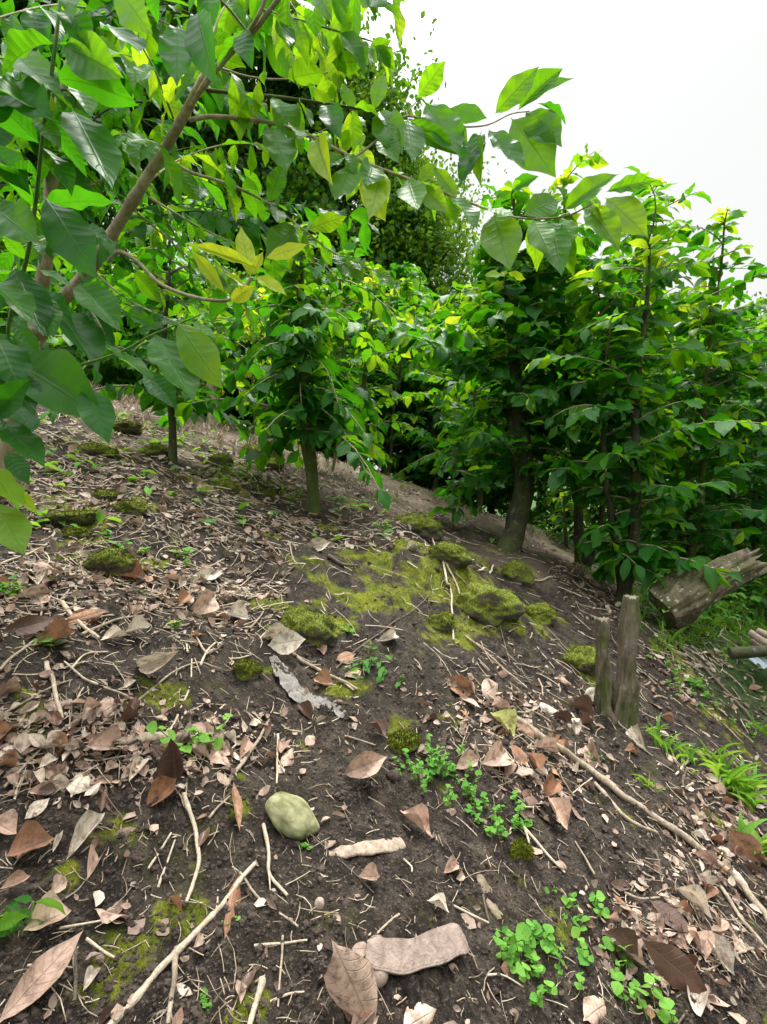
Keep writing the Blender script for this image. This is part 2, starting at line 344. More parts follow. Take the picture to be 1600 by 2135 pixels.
M['d_pale']=dead_mat('pale_dead_leaf',[(.7,.6,.47),(.78,.68,.56),(.62,.54,.45)])
M['d_pink']=dead_mat('pinkish_dead_leaf',[(.55,.36,.27),(.66,.48,.38),(.44,.29,.22)])
M['d_rust']=dead_mat('rust_dead_leaf',[(.36,.17,.09),(.42,.23,.13),(.30,.14,.08)])
M['d_dark']=dead_mat('dark_dead_leaf',[(.10,.05,.035),(.14,.075,.05),(.07,.04,.03)],.38)
M['d_yellow']=dead_mat('yellow_fallen_leaf',[(.45,.5,.14),(.5,.5,.16)])
M['litter']=dead_mat('mixed_litter',[(.66,.54,.43),(.2,.11,.08),(.55,.40,.31),(.09,.05,.035),(.72,.6,.49),(.28,.15,.1),(.5,.36,.28),(.14,.08,.06)])
M['straw']=dead_mat('straw',[(.66,.55,.4),(.4,.3,.21),(.72,.62,.48)])

def moss_mat(name):
    m,nt=newmat(name); q=NT(nt); pos=q.n('ShaderNodeNewGeometry').outputs['Position']; n1=q.noise(30,5,.7,pos); n2=q.noise(260,3,.6,pos)
    c=q.ramp(n1,[(.3,(.035,.048,.004)),(.5,(.13,.16,.008)),(.7,(.30,.32,.014))]); c=q.mix(q.math('MULTIPLY',n2,.5),c,(.04,.045,.008))
    pb=q.n('ShaderNodeBsdfPrincipled'); q.link(c,pb.inputs['Base Color']); pb.inputs['Roughness'].default_value=.95; pb.inputs['Specular IOR Level'].default_value=.1
    q.link(q.bump(n2,.9,.01),pb.inputs['Normal']); q.out(pb.outputs[0]); return m
M['moss']=moss_mat('moss')
m,nt=newmat('damp_soil'); q=NT(nt); M['soil']=m
geo=q.n('ShaderNodeNewGeometry'); pos=geo.outputs['Position']
n1=q.noise(2.2,4,.6,pos); n2=q.noise(20,6,.7,pos); n3=q.noise(150,4,.7,pos); n4=q.noise(7,5,.6,pos,.5)
c=q.ramp(n2,[(.34,(.006,.0042,.0032)),(.49,(.026,.0185,.0145)),(.68,(.10,.078,.06))])
c=q.mix(q.math('MULTIPLY',q.math('SUBTRACT',n1,.45,clamp=True),2.5,clamp=True),c,(.045,.036,.024))
c=q.mix(q.math('MULTIPLY',q.math('SUBTRACT',n3,.56,clamp=True),5,clamp=True),c,(.26,.20,.16))
c=q.mix(q.math('MULTIPLY',q.math('SUBTRACT',n4,.60,clamp=True),2.5,clamp=True),c,(.10,.105,.03))
at=q.n('ShaderNodeAttribute',attribute_name='tint').outputs['Fac']
mc=q.ramp(n2,[(.3,(.045,.055,.005)),(.5,(.16,.19,.010)),(.7,(.34,.36,.02))]); mc=q.mix(q.math('MULTIPLY',n3,.6),mc,(.03,.03,.01))
mf=q.math('MULTIPLY',at,1,clamp=True); c=q.mix(mf,c,mc)
dry=q.n('ShaderNodeAttribute',attribute_name='dry').outputs['Fac']
dc=q.ramp(n3,[(.3,(.10,.07,.05)),(.5,(.3,.22,.17)),(.7,(.5,.4,.32))]); dc=q.mix(q.math('MULTIPLY',q.math('SUBTRACT',n4,.5,clamp=True),4,clamp=True),dc,(.14,.2,.05))
c=q.mix(dry,c,dc)
gr=q.n('ShaderNodeAttribute',attribute_name='green').outputs['Fac']
c=q.mix(gr,c,q.ramp(n2,[(.3,(.012,.03,.008)),(.6,(.05,.11,.02)),(.8,(.12,.2,.04))]))
pb=q.n('ShaderNodeBsdfPrincipled'); q.link(c,pb.inputs['Base Color']); pb.inputs['Roughness'].default_value=.88; pb.inputs['Specular IOR Level'].default_value=.25
h=q.math('ADD',q.math('MULTIPLY',n2,.6),q.math('MULTIPLY',n3,.5)); q.link(q.bump(h,1.,.022),pb.inputs['Normal']); q.out(pb.outputs[0])
M['clod']=simple_mat('soil_clod',(.014,.010,.008),(.10,.075,.06),40,.9,.8,.003)

# ------------------------------------------------------------------ ground
th = np.concatenate([np.linspace(-62,62,800), np.linspace(62,298,62)[1:-1]]); th=np.radians(th)
rr = np.concatenate([[.03,.12,.22,.3], np.geomspace(.38,9,760), np.geomspace(9.1,400,90)])
TH,RR = np.meshgrid(th,rr); X=np.sin(TH)*RR; Y=np.cos(TH)*RR
Z = H(X,Y)+Hfine(X,Y); nT=len(th); nR=len(rr)
i,j=np.meshgrid(np.arange(nR-1),np.arange(nT),indexing='ij'); j2=(j+1)%nT
Fq=np.stack([i*nT+j,(i+1)*nT+j,(i+1)*nT+j2,i*nT+j2],-1).reshape(-1,4)[:,::-1]
a=Acc(); V=np.stack([X,Y,Z],-1).reshape(-1,3); a.add(V,Fq,None,moss_mask(V[:,0],V[:,1])); k=np.arange(nT)
me=a.mesh('ground',M['soil'])
dry=np.clip((V[:,1]-3.6)/2.2 + .5*fbm(V[:,0]*1.5,V[:,1]*1.5,91,3),0,1)*np.clip((10-np.hypot(V[:,0],V[:,1]))/2,0,1)*.85
at=me.attributes.new('dry','FLOAT','POINT'); at.data.foreach_set('value',dry.astype(np.float32))
gr_=np.clip(np.maximum((np.hypot(V[:,0],V[:,1])-8)/2,np.minimum((V[:,0]-1.7)/.5,(V[:,1]-2.6)/.5))+.4*fbm(V[:,0]*2,V[:,1]*2,95,3),0,1)
at=me.attributes.new('green','FLOAT','POINT'); at.data.foreach_set('value',gr_.astype(np.float32))
tag(link('ground',me),kind='structure')

def ground_normal(x,y):
    e=.02; n=np.array([-(H(x+e,y)-H(x-e,y))/(2*e), -(H(x,y+e)-H(x,y-e))/(2*e), np.ones_like(np.asarray(x,float))]); n=np.moveaxis(n,0,-1); return nrm(n)
def sample_ground(n, dens, box=(-450,780,2150,2500)):
    n=int(n*1.5)
    px=RNG.uniform(box[0],box[2],n*4); py=RNG.uniform(box[1],box[3],n*4)
    keep=RNG.uniform(0,1,n*4)<dens(px,py); px=px[keep][:n]; py=py[keep][:n]
    D=np.stack([(px-800)/F,np.ones_like(px),(F-py)/F],-1)
    YS=np.concatenate([np.linspace(.3,3.5,36),np.linspace(3.7,13,30)]); lo=np.full(len(px),.3); hi=np.full(len(px),np.nan)
    for y0,y1 in zip(YS[:-1],YS[1:]):
        todo=np.isnan(hi); ix=np.where(todo)[0]
        if not len(ix): break
        f=CAM[2]+D[ix,2]*y1-H(D[ix,0]*y1,np.full(len(ix),y1)); h_=ix[f<=0]; hi[h_]=y1; lo[h_]=y0
    ok=~np.isnan(hi)
    for _ in range(7):
        md=(lo+hi)/2; f=CAM[2]+D[:,2]*md-H(D[:,0]*md,np.nan_to_num(md,nan=1.)); b_=f<=0; hi=np.where(b_,md,hi); lo=np.where(b_,lo,md)
    Yv=(lo+hi)/2
    px,py,Yv,D=px[ok],py[ok],Yv[ok],D[ok]; x=D[:,0]*Yv; return px,py,x,Yv,H(x,Yv)
def blob(cx,cy,sx,sy): return lambda x,y: np.exp(-(((x-cx)/sx)**2+((y-cy)/sy)**2))
def litter_density(x,y):
    d=.05+0*x
    for b in (blob(120,1220,330,90),blob(420,1250,180,90),blob(150,1550,260,110),blob(420,1560,200,60),blob(1080,1500,180,100),blob(1150,1620,120,80),blob(600,1120,300,60),
              blob(1420,1950,160,120),blob(1500,1750,140,150),blob(700,1130,60,30),blob(300,1060,300,60),blob(1180,1150,140,70),blob(1250,1230,80,50),blob(1450,1420,120,90),blob(950,1050,120,40)): d=np.maximum(d,b(x,y))
    d=np.maximum(d,np.clip((1130-y)/120,0,.8)); d=d*np.where((x>600)&(x<1150)&(y>1150)&(y<1330),.12,1)
    return np.clip(d,0,1)

# ------------------------------------------------------------------ moss tufts, clods, litter (nobody could count them)
def blades(acc,B,N,L,W,T):
    n=len(B); rv=RNG.normal(0,1,(n,3)); D=nrm(N+rv*.45); S=nrm(np.cross(D,rv+.01)); tipv=B+D*L[:,None]; l=B-S*W[:,None]; r=B+S*W[:,None]
    V=np.stack([l,r,tipv],1).reshape(-1,3); acc.add(V,np.arange(3*n).reshape(-1,3),None,np.repeat(T,3))
px,py,x,y,z=sample_ground(60000,lambda a_,b_: 0*a_+1.)
mm=moss_mask(x,y); k=RNG.uniform(0,1,len(x))<mm; x,y,z=x[k],y[k],z[k]
x=np.repeat(x,3)+RNG.normal(0,.008,len(x)*3); y=np.repeat(y,3)+RNG.normal(0,.008,len(y)*3); z=H(x,y)+Hfine(x,y)
a=Acc(); s=np.clip(y*.5,.5,2.); blades(a,np.stack([x,y,z-.001],-1),ground_normal(x,y),RNG.uniform(.004,.009,len(x))*s,RNG.uniform(.0012,.0022,len(x))*s,RNG.uniform(0,1,len(x)))
tag(link('moss',a.mesh('moss',M['moss'],False)),'low green and mustard moss creeping over the dark soil mound','moss',None,'stuff')

def ico(sub):
    import bmesh; bm=bmesh.new(); bmesh.ops.create_icosphere(bm,subdivisions=sub,radius=1); V=np.array([v.co[:] for v in bm.verts]); Fc=np.array([[v.index for v in f.verts] for f in bm.faces]); bm.free(); return V,Fc
I1=ico(1); I2=ico(2); I4=ico(5)
px,py,x,y,z=sample_ground(20000,lambda a_,b_: np.clip((b_-1150)/500,.05,1))
a=Acc(); n=len(x); V0,F0=I2; lumps=[V0*(1+.5*np.array([mnoise.noise(Vector(v)*1.9+Vector((k_*7,0,0))) for v in V0]))[:,None] for k_ in range(8)]
s=RNG.gamma(1.3,.0015,n)+.0008; s=np.minimum(s,.009); pdc=G(865,2010); s=np.where(np.hypot(x-pdc[0],y-pdc[1])<.12,.001,s)*np.clip(y*.7,.8,2.2)
zf=z+Hfine(x,y)
for k_ in range(8):
    ix=np.where(np.arange(n)%8==k_)[0]; ang=RNG.uniform(0,6.28,len(ix)); c_,s_=np.cos(ang),np.sin(ang); L=lumps[k_]
    q3=RNG.uniform(.7,1.3,(len(ix),3)); W=L[None]*q3[:,None,:]
    W=np.stack([W[...,0]*c_[:,None]-W[...,1]*s_[:,None],W[...,0]*s_[:,None]+W[...,1]*c_[:,None],W[...,2]*.8],-1)*s[ix][:,None,None]+np.stack([x,y,zf+s*.05],-1)[ix][:,None,:]
    a.add(W.reshape(-1,3),(F0[None]+(np.arange(len(ix))*len(L))[:,None,None]).reshape(-1,3),None,RNG.uniform(0,1,len(ix)*len(L)))
tag(link('soil_crumbs',a.mesh('soil_crumbs',M['clod'],False)),'loose dark crumbs of soil scattered over the slope','soil',None,'stuff')

px,py,x,y,z=sample_ground(11000,lambda a_,b_: litter_density(a_,b_)**1.3*np.where(b_>1350,.6,1.)); n=len(x)
a=Acc(); Nn=nrm(ground_normal(x,y)+RNG.normal(0,.35,(n,3))); ang=RNG.uniform(0,6.28,n); D=np.stack([np.cos(ang),np.sin(ang),0*ang],-1); D=D-Nn*(D*Nn).sum(1)[:,None]
L=RNG.gamma(2.4,.009,n)+.007; L=np.minimum(L,.065)*np.clip(.4+y*.28,.6,1.5); zf=z+Hfine(x,y)
put_leaves(a,np.stack([x,y,zf+.004+L*.05],-1),D,Nn,L,RNG.uniform(.25,.75,n),RNG.uniform(0,1,n),DEADLOW)
tag(link('leaf_litter',a.mesh('leaf_litter',M['litter'])),'broken brown leaf litter spread thinly over the hillside','leaf litter',None,'stuff')
px,py,x,y,z=sample_ground(8000,lambda a_,b_: np.clip(litter_density(a_,b_)*1.2+.12,0,1)*np.where(b_>1400,.45,1)); n=len(x)
a=Acc(); ang=RNG.uniform(0,6.28,n); L=RNG.gamma(1.5,.022,n)*np.clip(y*.6,.6,1.8)+.008; bend=RNG.normal(0,.18,n); lift=RNG.uniform(.0,.3,n)
zf=z+Hfine(x,y)
seg=np.linspace(0,1,4); w=RNG.uniform(.0005,.0014,n)*np.clip(y*.8,.8,2.5)
A=ang[:,None]+bend[:,None]*(seg-.5)*2; cx=x[:,None]+np.cos(A)*(seg-.5)*L[:,None]; cy=y[:,None]+np.sin(A)*(seg-.5)*L[:,None]
cz=H(cx,cy)+.006+w[:,None]+lift[:,None]*L[:,None]*seg*.5
C=np.stack([cx,cy,cz],-1); px_=np.stack([-np.sin(ang),np.cos(ang),0*ang],-1)
ring=np.stack([C+px_[:,None,:]*w[:,None,None],C+np.array([0,0,1.])*w[:,None,None]*1.6,C-px_[:,None,:]*w[:,None,None]],2)  # n,4,3,3
V=ring.reshape(-1,3); base=[]
for s_ in range(3):
    for t_ in range(3):
        base.append([s_*3+t_,s_*3+(t_+1)%3,(s_+1)*3+(t_+1)%3,(s_+1)*3+t_])
base=np.array(base); a.add(V,(base[None]+(np.arange(n)*12)[:,None,None]).reshape(-1,4),None,np.repeat(RNG.uniform(0,1,n),12))
tag(link('straw_debris',a.mesh('straw_debris',M['straw'])),'fine dry straws and rootlets strewn over the soil','debris',None,'stuff')

# dry grass fringe at the crest + green undergrowth down the right bank
def strands(n,dens,box,lmin,lmax,w,mat,name,label,cat,trange=(0,1),lean=.6):
    px,py,x,y,z=sample_ground(n,dens,box); n=len(x); a=Acc(); D=nrm(np.stack([RNG.normal(0,lean,n),RNG.normal(0,lean,n),np.ones(n)],-1)); Nn=nrm(np.stack([RNG.normal(0,1,n),RNG.normal(0,1,n),0*x+.2],-1))
    put_leaves(a,np.stack([x,y,z],-1),D,Nn,RNG.uniform(lmin,lmax,n),w,RNG.uniform(*trange,n),LOW,0,True)
    tag(link(name,a.mesh(name,mat)),label,cat,None,'stuff')
strands(9000,lambda a_,b_: np.clip((1010-b_+(a_-700)*.25)/80,0,1)*np.clip(.35+fbm(a_/60,b_/25,3,2),0,1),(100,800,1250,1150),.04,.13,.07,M['straw'],'dry_grass','dry straw coloured grass along the crest under the shrubs','dry grass')
strands(3800,lambda a_,b_: np.clip((a_-1300)/150,0,1)*np.clip((1380-b_)/60,0,1)*np.clip(.3+1.5*fbm(a_/50,b_/25,3,2),0,1)+.5*np.clip((1120-b_)/60,0,1)*(a_>1000),(1100,950,1800,1420),.04,.15,.09,M['grass'],'bank_grass','fresh green grass covering the bank below the fallen log','grass',(.1,.9))
px,py,x,y,z=sample_ground(10000,lambda a_,b_: np.clip((a_-1340)/120,0,1)*np.clip((1330-b_)/60,0,1)*.9+np.clip(fbm(a_/40,b_/20,8,2)-.15,0,1)*np.clip((1150-b_)/100,0,1)*np.where(a_>1000,.8,.22),(0,800,1900,1400)); n=len(x)
a=Acc(); hh=RNG.uniform(0.01,.25,n)*np.clip((x-.5)/2,.15,1.4); put_leaves(a,np.stack([x,y,z+hh],-1),np.stack([RNG.normal(0,1,n),RNG.normal(0,1,n),RNG.normal(0,.3,n)],-1),np.stack([RNG.normal(0,.4,n),RNG.normal(0,.4,n),0*x+1],-1),RNG.uniform(.04,.10,n),RNG.uniform(.4,.6,n),RNG.uniform(.1,.85,n),LOW,0,True)
tag(link('undergrowth',a.mesh('undergrowth',M['herb'])),'leafy green undergrowth on the bank and between the shrubs','undergrowth',None,'stuff')

n=40000; r_=RNG.uniform(0,1,n); x=np.where(r_<.45,RNG.uniform(1.9,9,n),RNG.uniform(-6,9,n)); y=np.where(r_<.45,RNG.uniform(4.4,12,n),RNG.uniform(7,13,n)); cl=np.clip(.5+1.3*fbm(x*.9,y*.9,33,3),.05,1.3)
a=Acc(); hh=RNG.uniform(0,1.,n)*cl*np.where(x<1.6,1.9,.75); put_leaves(a,np.stack([x,y,H(x,y)+hh],-1),np.stack([RNG.normal(0,1,n),RNG.normal(0,1,n),RNG.normal(-.2,.3,n)],-1),np.stack([RNG.normal(0,.4,n),RNG.normal(-.2,.4,n),0*x+1],-1),RNG.uniform(.07,.14,n),RNG.uniform(.4,.6,n),np.clip(RNG.normal(.3+.4*cl,.15),0,1),LOW,0,True)
tag(link('shrubbery',a.mesh('shrubbery',M['leaffar'])),'dense low green shrubbery filling the ground beyond the crest and down the bank','shrubbery',None,'stuff')

# ------------------------------------------------------------------ coffee trees
def coffee_tree(base, h, rad, lo, label, nst=1, leaf=.15, tpls=MID, tint=(.1,.7), trunk_r=.035, lean=(0,0), mat='barkmid', step=.1, top_bend=(0,0), dens=1.0, name='coffee_tree', spread=.1, droop=.35, curve=None):
    root=empty(name,base,label,'coffee tree','coffee trees growing on the slope'); base=np.asarray(base,float)
    tr=Acc(); cr=Acc(); B=[];D=[];N=[];L=[];T=[]
    for s in range(nst):
        az=RNG.uniform(0,6.28); sp_=spread*(1 if nst>1 else .3)
        hs=h*(1 if s==0 else RNG.uniform(.75,1)); k=12; t=np.linspace(0,1,k)
        off=np.stack([np.cos(az)*sp_*t**.7*1.5+lean[0]*np.sin(t*3.14)*1.0+top_bend[0]*t+.02*np.sin(t*9+s)*h/2, np.sin(az)*sp_*t**.7*1.5+lean[1]*np.sin(t*3.14)+top_bend[1]*t+.02*np.cos(t*8+s)*h/2, t*hs-.04],-1)
        if curve is not None: off[:,0]+=np.interp(t,*curve)
        path=base+off; r_=trunk_r*(1 if s==0 else .7)
        tube(tr,catmull(path,30),np.interp(np.linspace(0,1,30),[0,.06,.3,1],[r_*1.35,r_,r_*.8,min(.009,r_*.2)]),10,.22,.5,0,s)
        for _ in range(10):
            az_=RNG.uniform(0,6.28); B.append(path[-1:]-[0,0,RNG.uniform(0,.12)]);D.append(np.array([[math.cos(az_),math.sin(az_),RNG.uniform(-.2,.9)]]));N.append(np.array([[RNG.normal(0,.4),RNG.normal(0,.4),1.]]));L.append(np.array([leaf*RNG.uniform(.5,1.)]));T.append(np.array([min(1,tint[1]+RNG.normal(0,.1))]))
        z0=lo/hs; nb=int((1-z0)*hs/step*dens); a0=RNG.uniform(0,6.28)
        for b in range(nb):
            tb=z0+(1-z0)*(b+RNG.uniform(0,.7))/nb; p0=np.array([np.interp(tb,t,path[:,c]) for c in range(3)])
            for side in (0,1):
                if RNG.uniform()<.1: continue
                aa=a0+b*1.57+side*3.14+RNG.normal(0,.35); prof=math.sin(min(1,(tb-z0)/(1-z0)*.82+.3)*2.75)**.7
                ln=rad*prof*(1+.45*math.sin(aa*2+b*.35+a0*3))*RNG.choice([RNG.uniform(.45,.8),RNG.uniform(.8,1.35)]); m=7; u=np.linspace(0,1,m); el=RNG.uniform(.15,.7)
                rp=ln*u; zz=ln*(u*math.sin(el)-droop*u*u*RNG.uniform(.5,1.7)); ab=aa+u*RNG.normal(0,.25)
                bp=p0+np.stack([np.cos(ab)*rp,np.sin(ab)*rp,zz],-1)
                tube(cr,bp,np.linspace(.0085,.0026,m),4,0,.5,1)
                nl=max(3,int(ln/.052)); ul=np.linspace(.08,1,nl)+RNG.normal(0,.01,nl); ul=np.clip(ul,0,1)
                pl=np.stack([np.interp(ul,u,bp[:,c]) for c in range(3)],-1); tg=nrm(np.stack([np.interp(ul,u,np.gradient(bp[:,c])) for c in range(3)],-1))
                lat=nrm(np.cross(tg,[0,0,1.])); young=RNG.uniform()
                for sg in (-1,1):
                    kk=RNG.uniform(0,1,nl)<.88; kn=kk.sum()
                    if kn==0: continue
                    sp2=np.where(ul[kk]>.93,.25,1.)[:,None]
                    d=tg[kk]*RNG.uniform(.3,.9,(kn,1))+lat[kk]*sg*sp2+np.array([0,0,1.])*RNG.normal(-.28,.3,(kn,1))+RNG.normal(0,.15,(kn,3))
                    B.append(pl[kk]);D.append(d);N.append(np.array([0,0,1.])+RNG.normal(0,.5,(kn,3)))
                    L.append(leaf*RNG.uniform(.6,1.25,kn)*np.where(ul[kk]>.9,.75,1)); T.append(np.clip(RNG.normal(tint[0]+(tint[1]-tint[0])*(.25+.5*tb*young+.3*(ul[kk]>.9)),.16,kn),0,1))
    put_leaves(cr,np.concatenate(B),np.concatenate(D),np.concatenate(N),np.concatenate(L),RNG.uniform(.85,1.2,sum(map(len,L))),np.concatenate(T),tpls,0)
    link('trunk',tr.mesh('trunk',M[mat],True,base),root); link('crown',cr.mesh('crown',[M['leafmid'],M['twig']],True,base),root)
    return root
def gbase(px,py): return G(px,py)
def hp(b,ytop): return (F-ytop)/F*b[1]+CAM[2]-b[2]
def CT(px,py,ytop,rad,ylo,label,Y=None,**kw):
    b=G(px,py) if Y is None else np.array([(px-800)/F*Y,Y,float(H((px-800)/F*Y,Y))])
    lo=min(max(.05,hp(b,ylo)),.45*hp(b,ytop)) if Y and Y<=5.05 else (hp(b,ytop)*.12 if Y else max(.05,hp(b,ylo))); return coffee_tree(b,hp(b,ytop),rad,lo,label,**kw)
CT(655,1072,450,.55,900,'coffee tree with a straight mossy trunk standing alone in the middle of the slope',trunk_r=.04,tint=(.1,.7),leaf=.16,nst=2,step=.07,droop=.75,spread=.08)
CT(690,985,520,.45,800,'slender leaning coffee shoot beside the middle trunk',trunk_r=.012,lean=(.06,0),top_bend=(.18,0),tint=(.1,.6))
CT(357,968,430,.60,850,'coffee tree with a thin dark trunk behind the hanging leaves on the left',step=.075,droop=.6,trunk_r=.026,mat='barkdark',tint=(.1,.7))
CT(752,1003,560,.55,895,'coffee tree with a thin curved trunk just behind the middle tree',trunk_r=.028,top_bend=(.06,0),tint=(.3,.9),leaf=.14)
CT(440,888,560,.55,800,'coffee tree with a pale forked trunk on the crest',trunk_r=.05,mat='bark',tint=(.3,.9),leaf=.14)
CT(525,905,600,.45,890,'small bright green coffee bush on the crest behind the mossy stones',trunk_r=.012,tint=(.5,1.),leaf=.13)
CT(1075,1152,330,.78,985,'large coffee tree with a thick dark leaning trunk above the mossy mound',trunk_r=.085,mat='barkdark',nst=2,tint=(.05,.8),leaf=.20,spread=.22,curve=([0,.08,.2,1],[-.06,.02,.1,.12]))
CT(1215,1150,300,.72,860,'dark coffee tree just right of the thick leaning trunk',Y=4.3,trunk_r=.04,mat='barkdark',nst=2,tint=(.1,.85),leaf=.17,spread=.28,top_bend=(.12,0))
CT(1296,1262,500,.42,1190,'coffee tree with low drooping leaves right behind the twin stumps',trunk_r=.045,mat='barkdark',nst=2,tint=(.1,.8),leaf=.18,spread=.12,droop=.35)
CT(1420,1210,480,.66,1160,'broad coffee tree above the fallen log',Y=4.7,trunk_r=.035,nst=2,tint=(.1,.85),leaf=.17,spread=.22)
CT(1555,1180,585,.75,1150,'coffee tree at the right edge behind the fallen log',Y=5.0,trunk_r=.04,nst=2,tint=(.0,.6),leaf=.15,spread=.2)
CT(940,1102,905,.26,1050,'knee high coffee sapling left of the thick dark trunk',trunk_r=.012,tint=(.05,.5),leaf=.13,step=.07)
CT(1182,1142,1010,.28,1110,'small coffee sapling with a thin brown stem behind the thick leaning trunk',trunk_r=.022,tint=(.3,.8),leaf=.12,step=.08)
CT(1000,1020,640,.6,960,'coffee tree with light showing through left of the large dark tree',Y=5.6,trunk_r=.03,tint=(.1,.7),nst=1)
# rows behind the crest
rows=[(60,800,440,5.2),(215,800,520,6.2),(300,790,470,7.4),(420,800,540,8.2),(560,830,560,7.6),(640,850,600,9.),(720,880,560,8.),(800,900,580,6.8),(880,930,600,8.6),(905,950,720,6.6),(980,980,620,9.2),(1060,990,560,7.2),
      (1150,1010,560,8.5),(1260,1040,560,6.4),(1350,1080,590,8.),(1450,1090,600,6.6),(1560,1100,640,8.6),(1640,1120,600,6.2),(1740,1200,620,5.),(-60,800,400,4.6),(-220,820,400,5.5)]
rows+=[(150,0,560,8.4),(260,0,600,9.2),(350,0,560,6.8),(480,0,600,7.),(540,0,600,9.6),(610,0,620,6.9),(690,0,620,7.4),(770,0,620,9.2),(845,0,640,7.6),(940,0,660,7.9),(1010,0,640,8.4)]
dirs=['far left','left','far left','left','middle','middle','middle','middle','middle','middle','right','right','right','right','far right','far right','far right','far right','right','left','left']
desc=['dense','pale green','loose','bushy','sunlit','dim','light green','bright','tall','low','open','rounded','thick','leafy','distant','dark leafed','distant pale','edge','outermost','leftmost','shaded','fine twigged','pale green bushy','yellow green','spreading','small distant','dark bushy','slender','low spreading','thin leafed','airy','tangled']
for k,(x_,yb,yt,Y_) in enumerate(rows):
    lm=['foreground trunk','forked pale trunk','thin dark trunk','pale forked trunk','middle trunk','middle trunk','curved thin trunk','curved thin trunk','knee high sapling','knee high sapling','thick leaning trunk','thick leaning trunk','thick leaning trunk','twin stumps','twin stumps','fallen log','fallen log','fallen log','corrugated sheet','foreground trunk','foreground trunk','thin dark trunk','thin dark trunk','thin dark trunk','pale forked trunk','pale forked trunk','middle trunk','middle trunk','curved thin trunk','knee high sapling','knee high sapling','thick leaning trunk'][k]
    CT(x_,0,yt,.75+.1*(k%3),(1010 if k%2 else 860)+(120 if x_>900 else 0),desc[k]+' coffee tree in the row beyond the crest, behind the '+lm,Y=Y_,trunk_r=.035,tpls=LOW if Y_>6 else MID,nst=2,spread=.3,tint=(.02+.25*(k%3==1),.6+.15*(k%2)),leaf=.17,step=.115)

# ------------------------------------------------------------------ tall shade trees behind
def shade_tree(base,h,crad,ch,label,n=14000,leaf=.15,tr=.18,tint=(.1,.8),clump=.5):
    base=np.asarray(base,float); root=empty('shade_tree',base,label,'tree','tall shade trees behind the coffee rows'); tk=Acc(); top=base+[0,0,h-ch*.45]
    path=catmull([base-[0,0,.3],base+[.15,0,h*.3],base+[-.1,.1,h*.6],top],24); tube(tk,path,np.linspace(tr,tr*.3,24),10,.2,.5,0,3)
    cc=base+[0,0,h-ch/2]; nc=70; d=nrm(RNG.normal(0,1,(nc,3))); rad=RNG.uniform(.35,1,(nc,1))**.5; cl=cc+d*rad*np.array([crad,crad,ch/2])
    for c in cl[:26]:
        s=path[RNG.integers(10,23)]; midp=(s+c)/2+[0,0,-.15*np.linalg.norm(c-s)*.5]; tube(tk,catmull([s,midp,c],8),np.linspace(tr*.28,.015,8),5,.1)
    per=n//nc; B=(cl[:,None,:]+RNG.normal(0,1,(nc,per,3))*clump*np.array([1,1,.75])*RNG.uniform(.6,1.2,(nc,1,1))).reshape(-1,3); m=len(B)
    B=np.concatenate([B,B+RNG.normal(0,.06,B.shape)]); m=len(B); a=Acc(); tv=np.clip(np.repeat(RNG.uniform(tint[0],tint[1],nc),per)[np.arange(m)%(nc*per)]+RNG.normal(0,.12,m),0,1)
    put_leaves(a,B,RNG.normal(0,1,(m,3))+[0,0,-.5],RNG.normal(0,.6,(m,3))+[0,0,1.],leaf*RNG.uniform(.6,1.3,m),RNG.uniform(.7,1,m),tv,TINY)
    link('trunk',tk.mesh('trunk',M['barkdark'],True,base),root); link('crown',a.mesh('crown',M['leaffar'],True,base),root)
def ST(px,ytop,Y,crad,ch,label,**kw):
    X_=(px-800)/F*Y; b=np.array([X_,Y,float(H(X_,Y))]); shade_tree(b,hp(b,ytop),crad,ch,label,**kw)
ST(870,300,12,1.15,6.6,'tall narrow shade tree with fine leaves rising against the white sky',n=22000,tint=(.25,.85),clump=.42,leaf=.10)
ST(700,150,13,2.2,8,'tall dense shade tree behind the middle coffee tree',n=20000,tint=(.1,.7))
ST(520,-60,12,2.2,7,'high spreading shade tree behind the yellow green shoot',n=20000,tint=(.1,.7))
ST(330,-200,14,2.6,8,'very tall fine leaved shade tree behind the slanting stem',n=18000,tint=(.0,.5))
ST(130,-150,11,2.2,7,'tall shade tree behind the pale upright stem',n=16000,tint=(.0,.5))
ST(-120,-100,10,2.2,7,'shade tree half outside the left edge',n=12000,tint=(.1,.6))
ST(1480,700,15,2.2,3.2,'distant low shade tree between the right hand coffee trees',n=12000,tint=(.1,.6))
ST(1120,650,16,2.2,3.6,'distant rounded shade tree behind the large dark coffee tree',n=12000,tint=(.2,.7))
ST(1700,640,13,2.2,3.6,'shade tree beyond the far right edge of the coffee',n=12000,tint=(.1,.6))


# ------------------------------------------------------------------ foreground coffee tree
tb=G(20,1000); froot=empty('coffee_tree',tb,'nearest coffee tree with big glossy leaves and slanting stems filling the upper left','coffee tree','coffee trees growing on the slope')
def PP(pts):
    out=[]; last=None
    for p in pts:
        last=p[2] if len(p)>2 else last; out.append(P(p[0],p[1],last))
    return np.array(out)
def stem(pts,r0,r1,mat,name='trunk',n=40,sides=12,rough=.12,parent=froot):
    a=Acc(); path=catmull(PP(pts),n); L=np.linspace(0,1,n); sc_=(.72 if name=='branch' else 1.); r0=r0*sc_ if not isinstance(r0,(list,tuple)) else r0; r1=r1*sc_; rad=np.interp(L,np.linspace(0,1,len(r0)),r0) if isinstance(r0,(list,tuple)) else np.linspace(r0,r1,n)
    node=1+.22*np.exp(-((L*14%1-.5)/.09)**2); tube(a,path,rad*node,sides,rough,.5,0,len(pts)); o=link(name,a.mesh(name,M[mat],True,tb),parent); return o,path
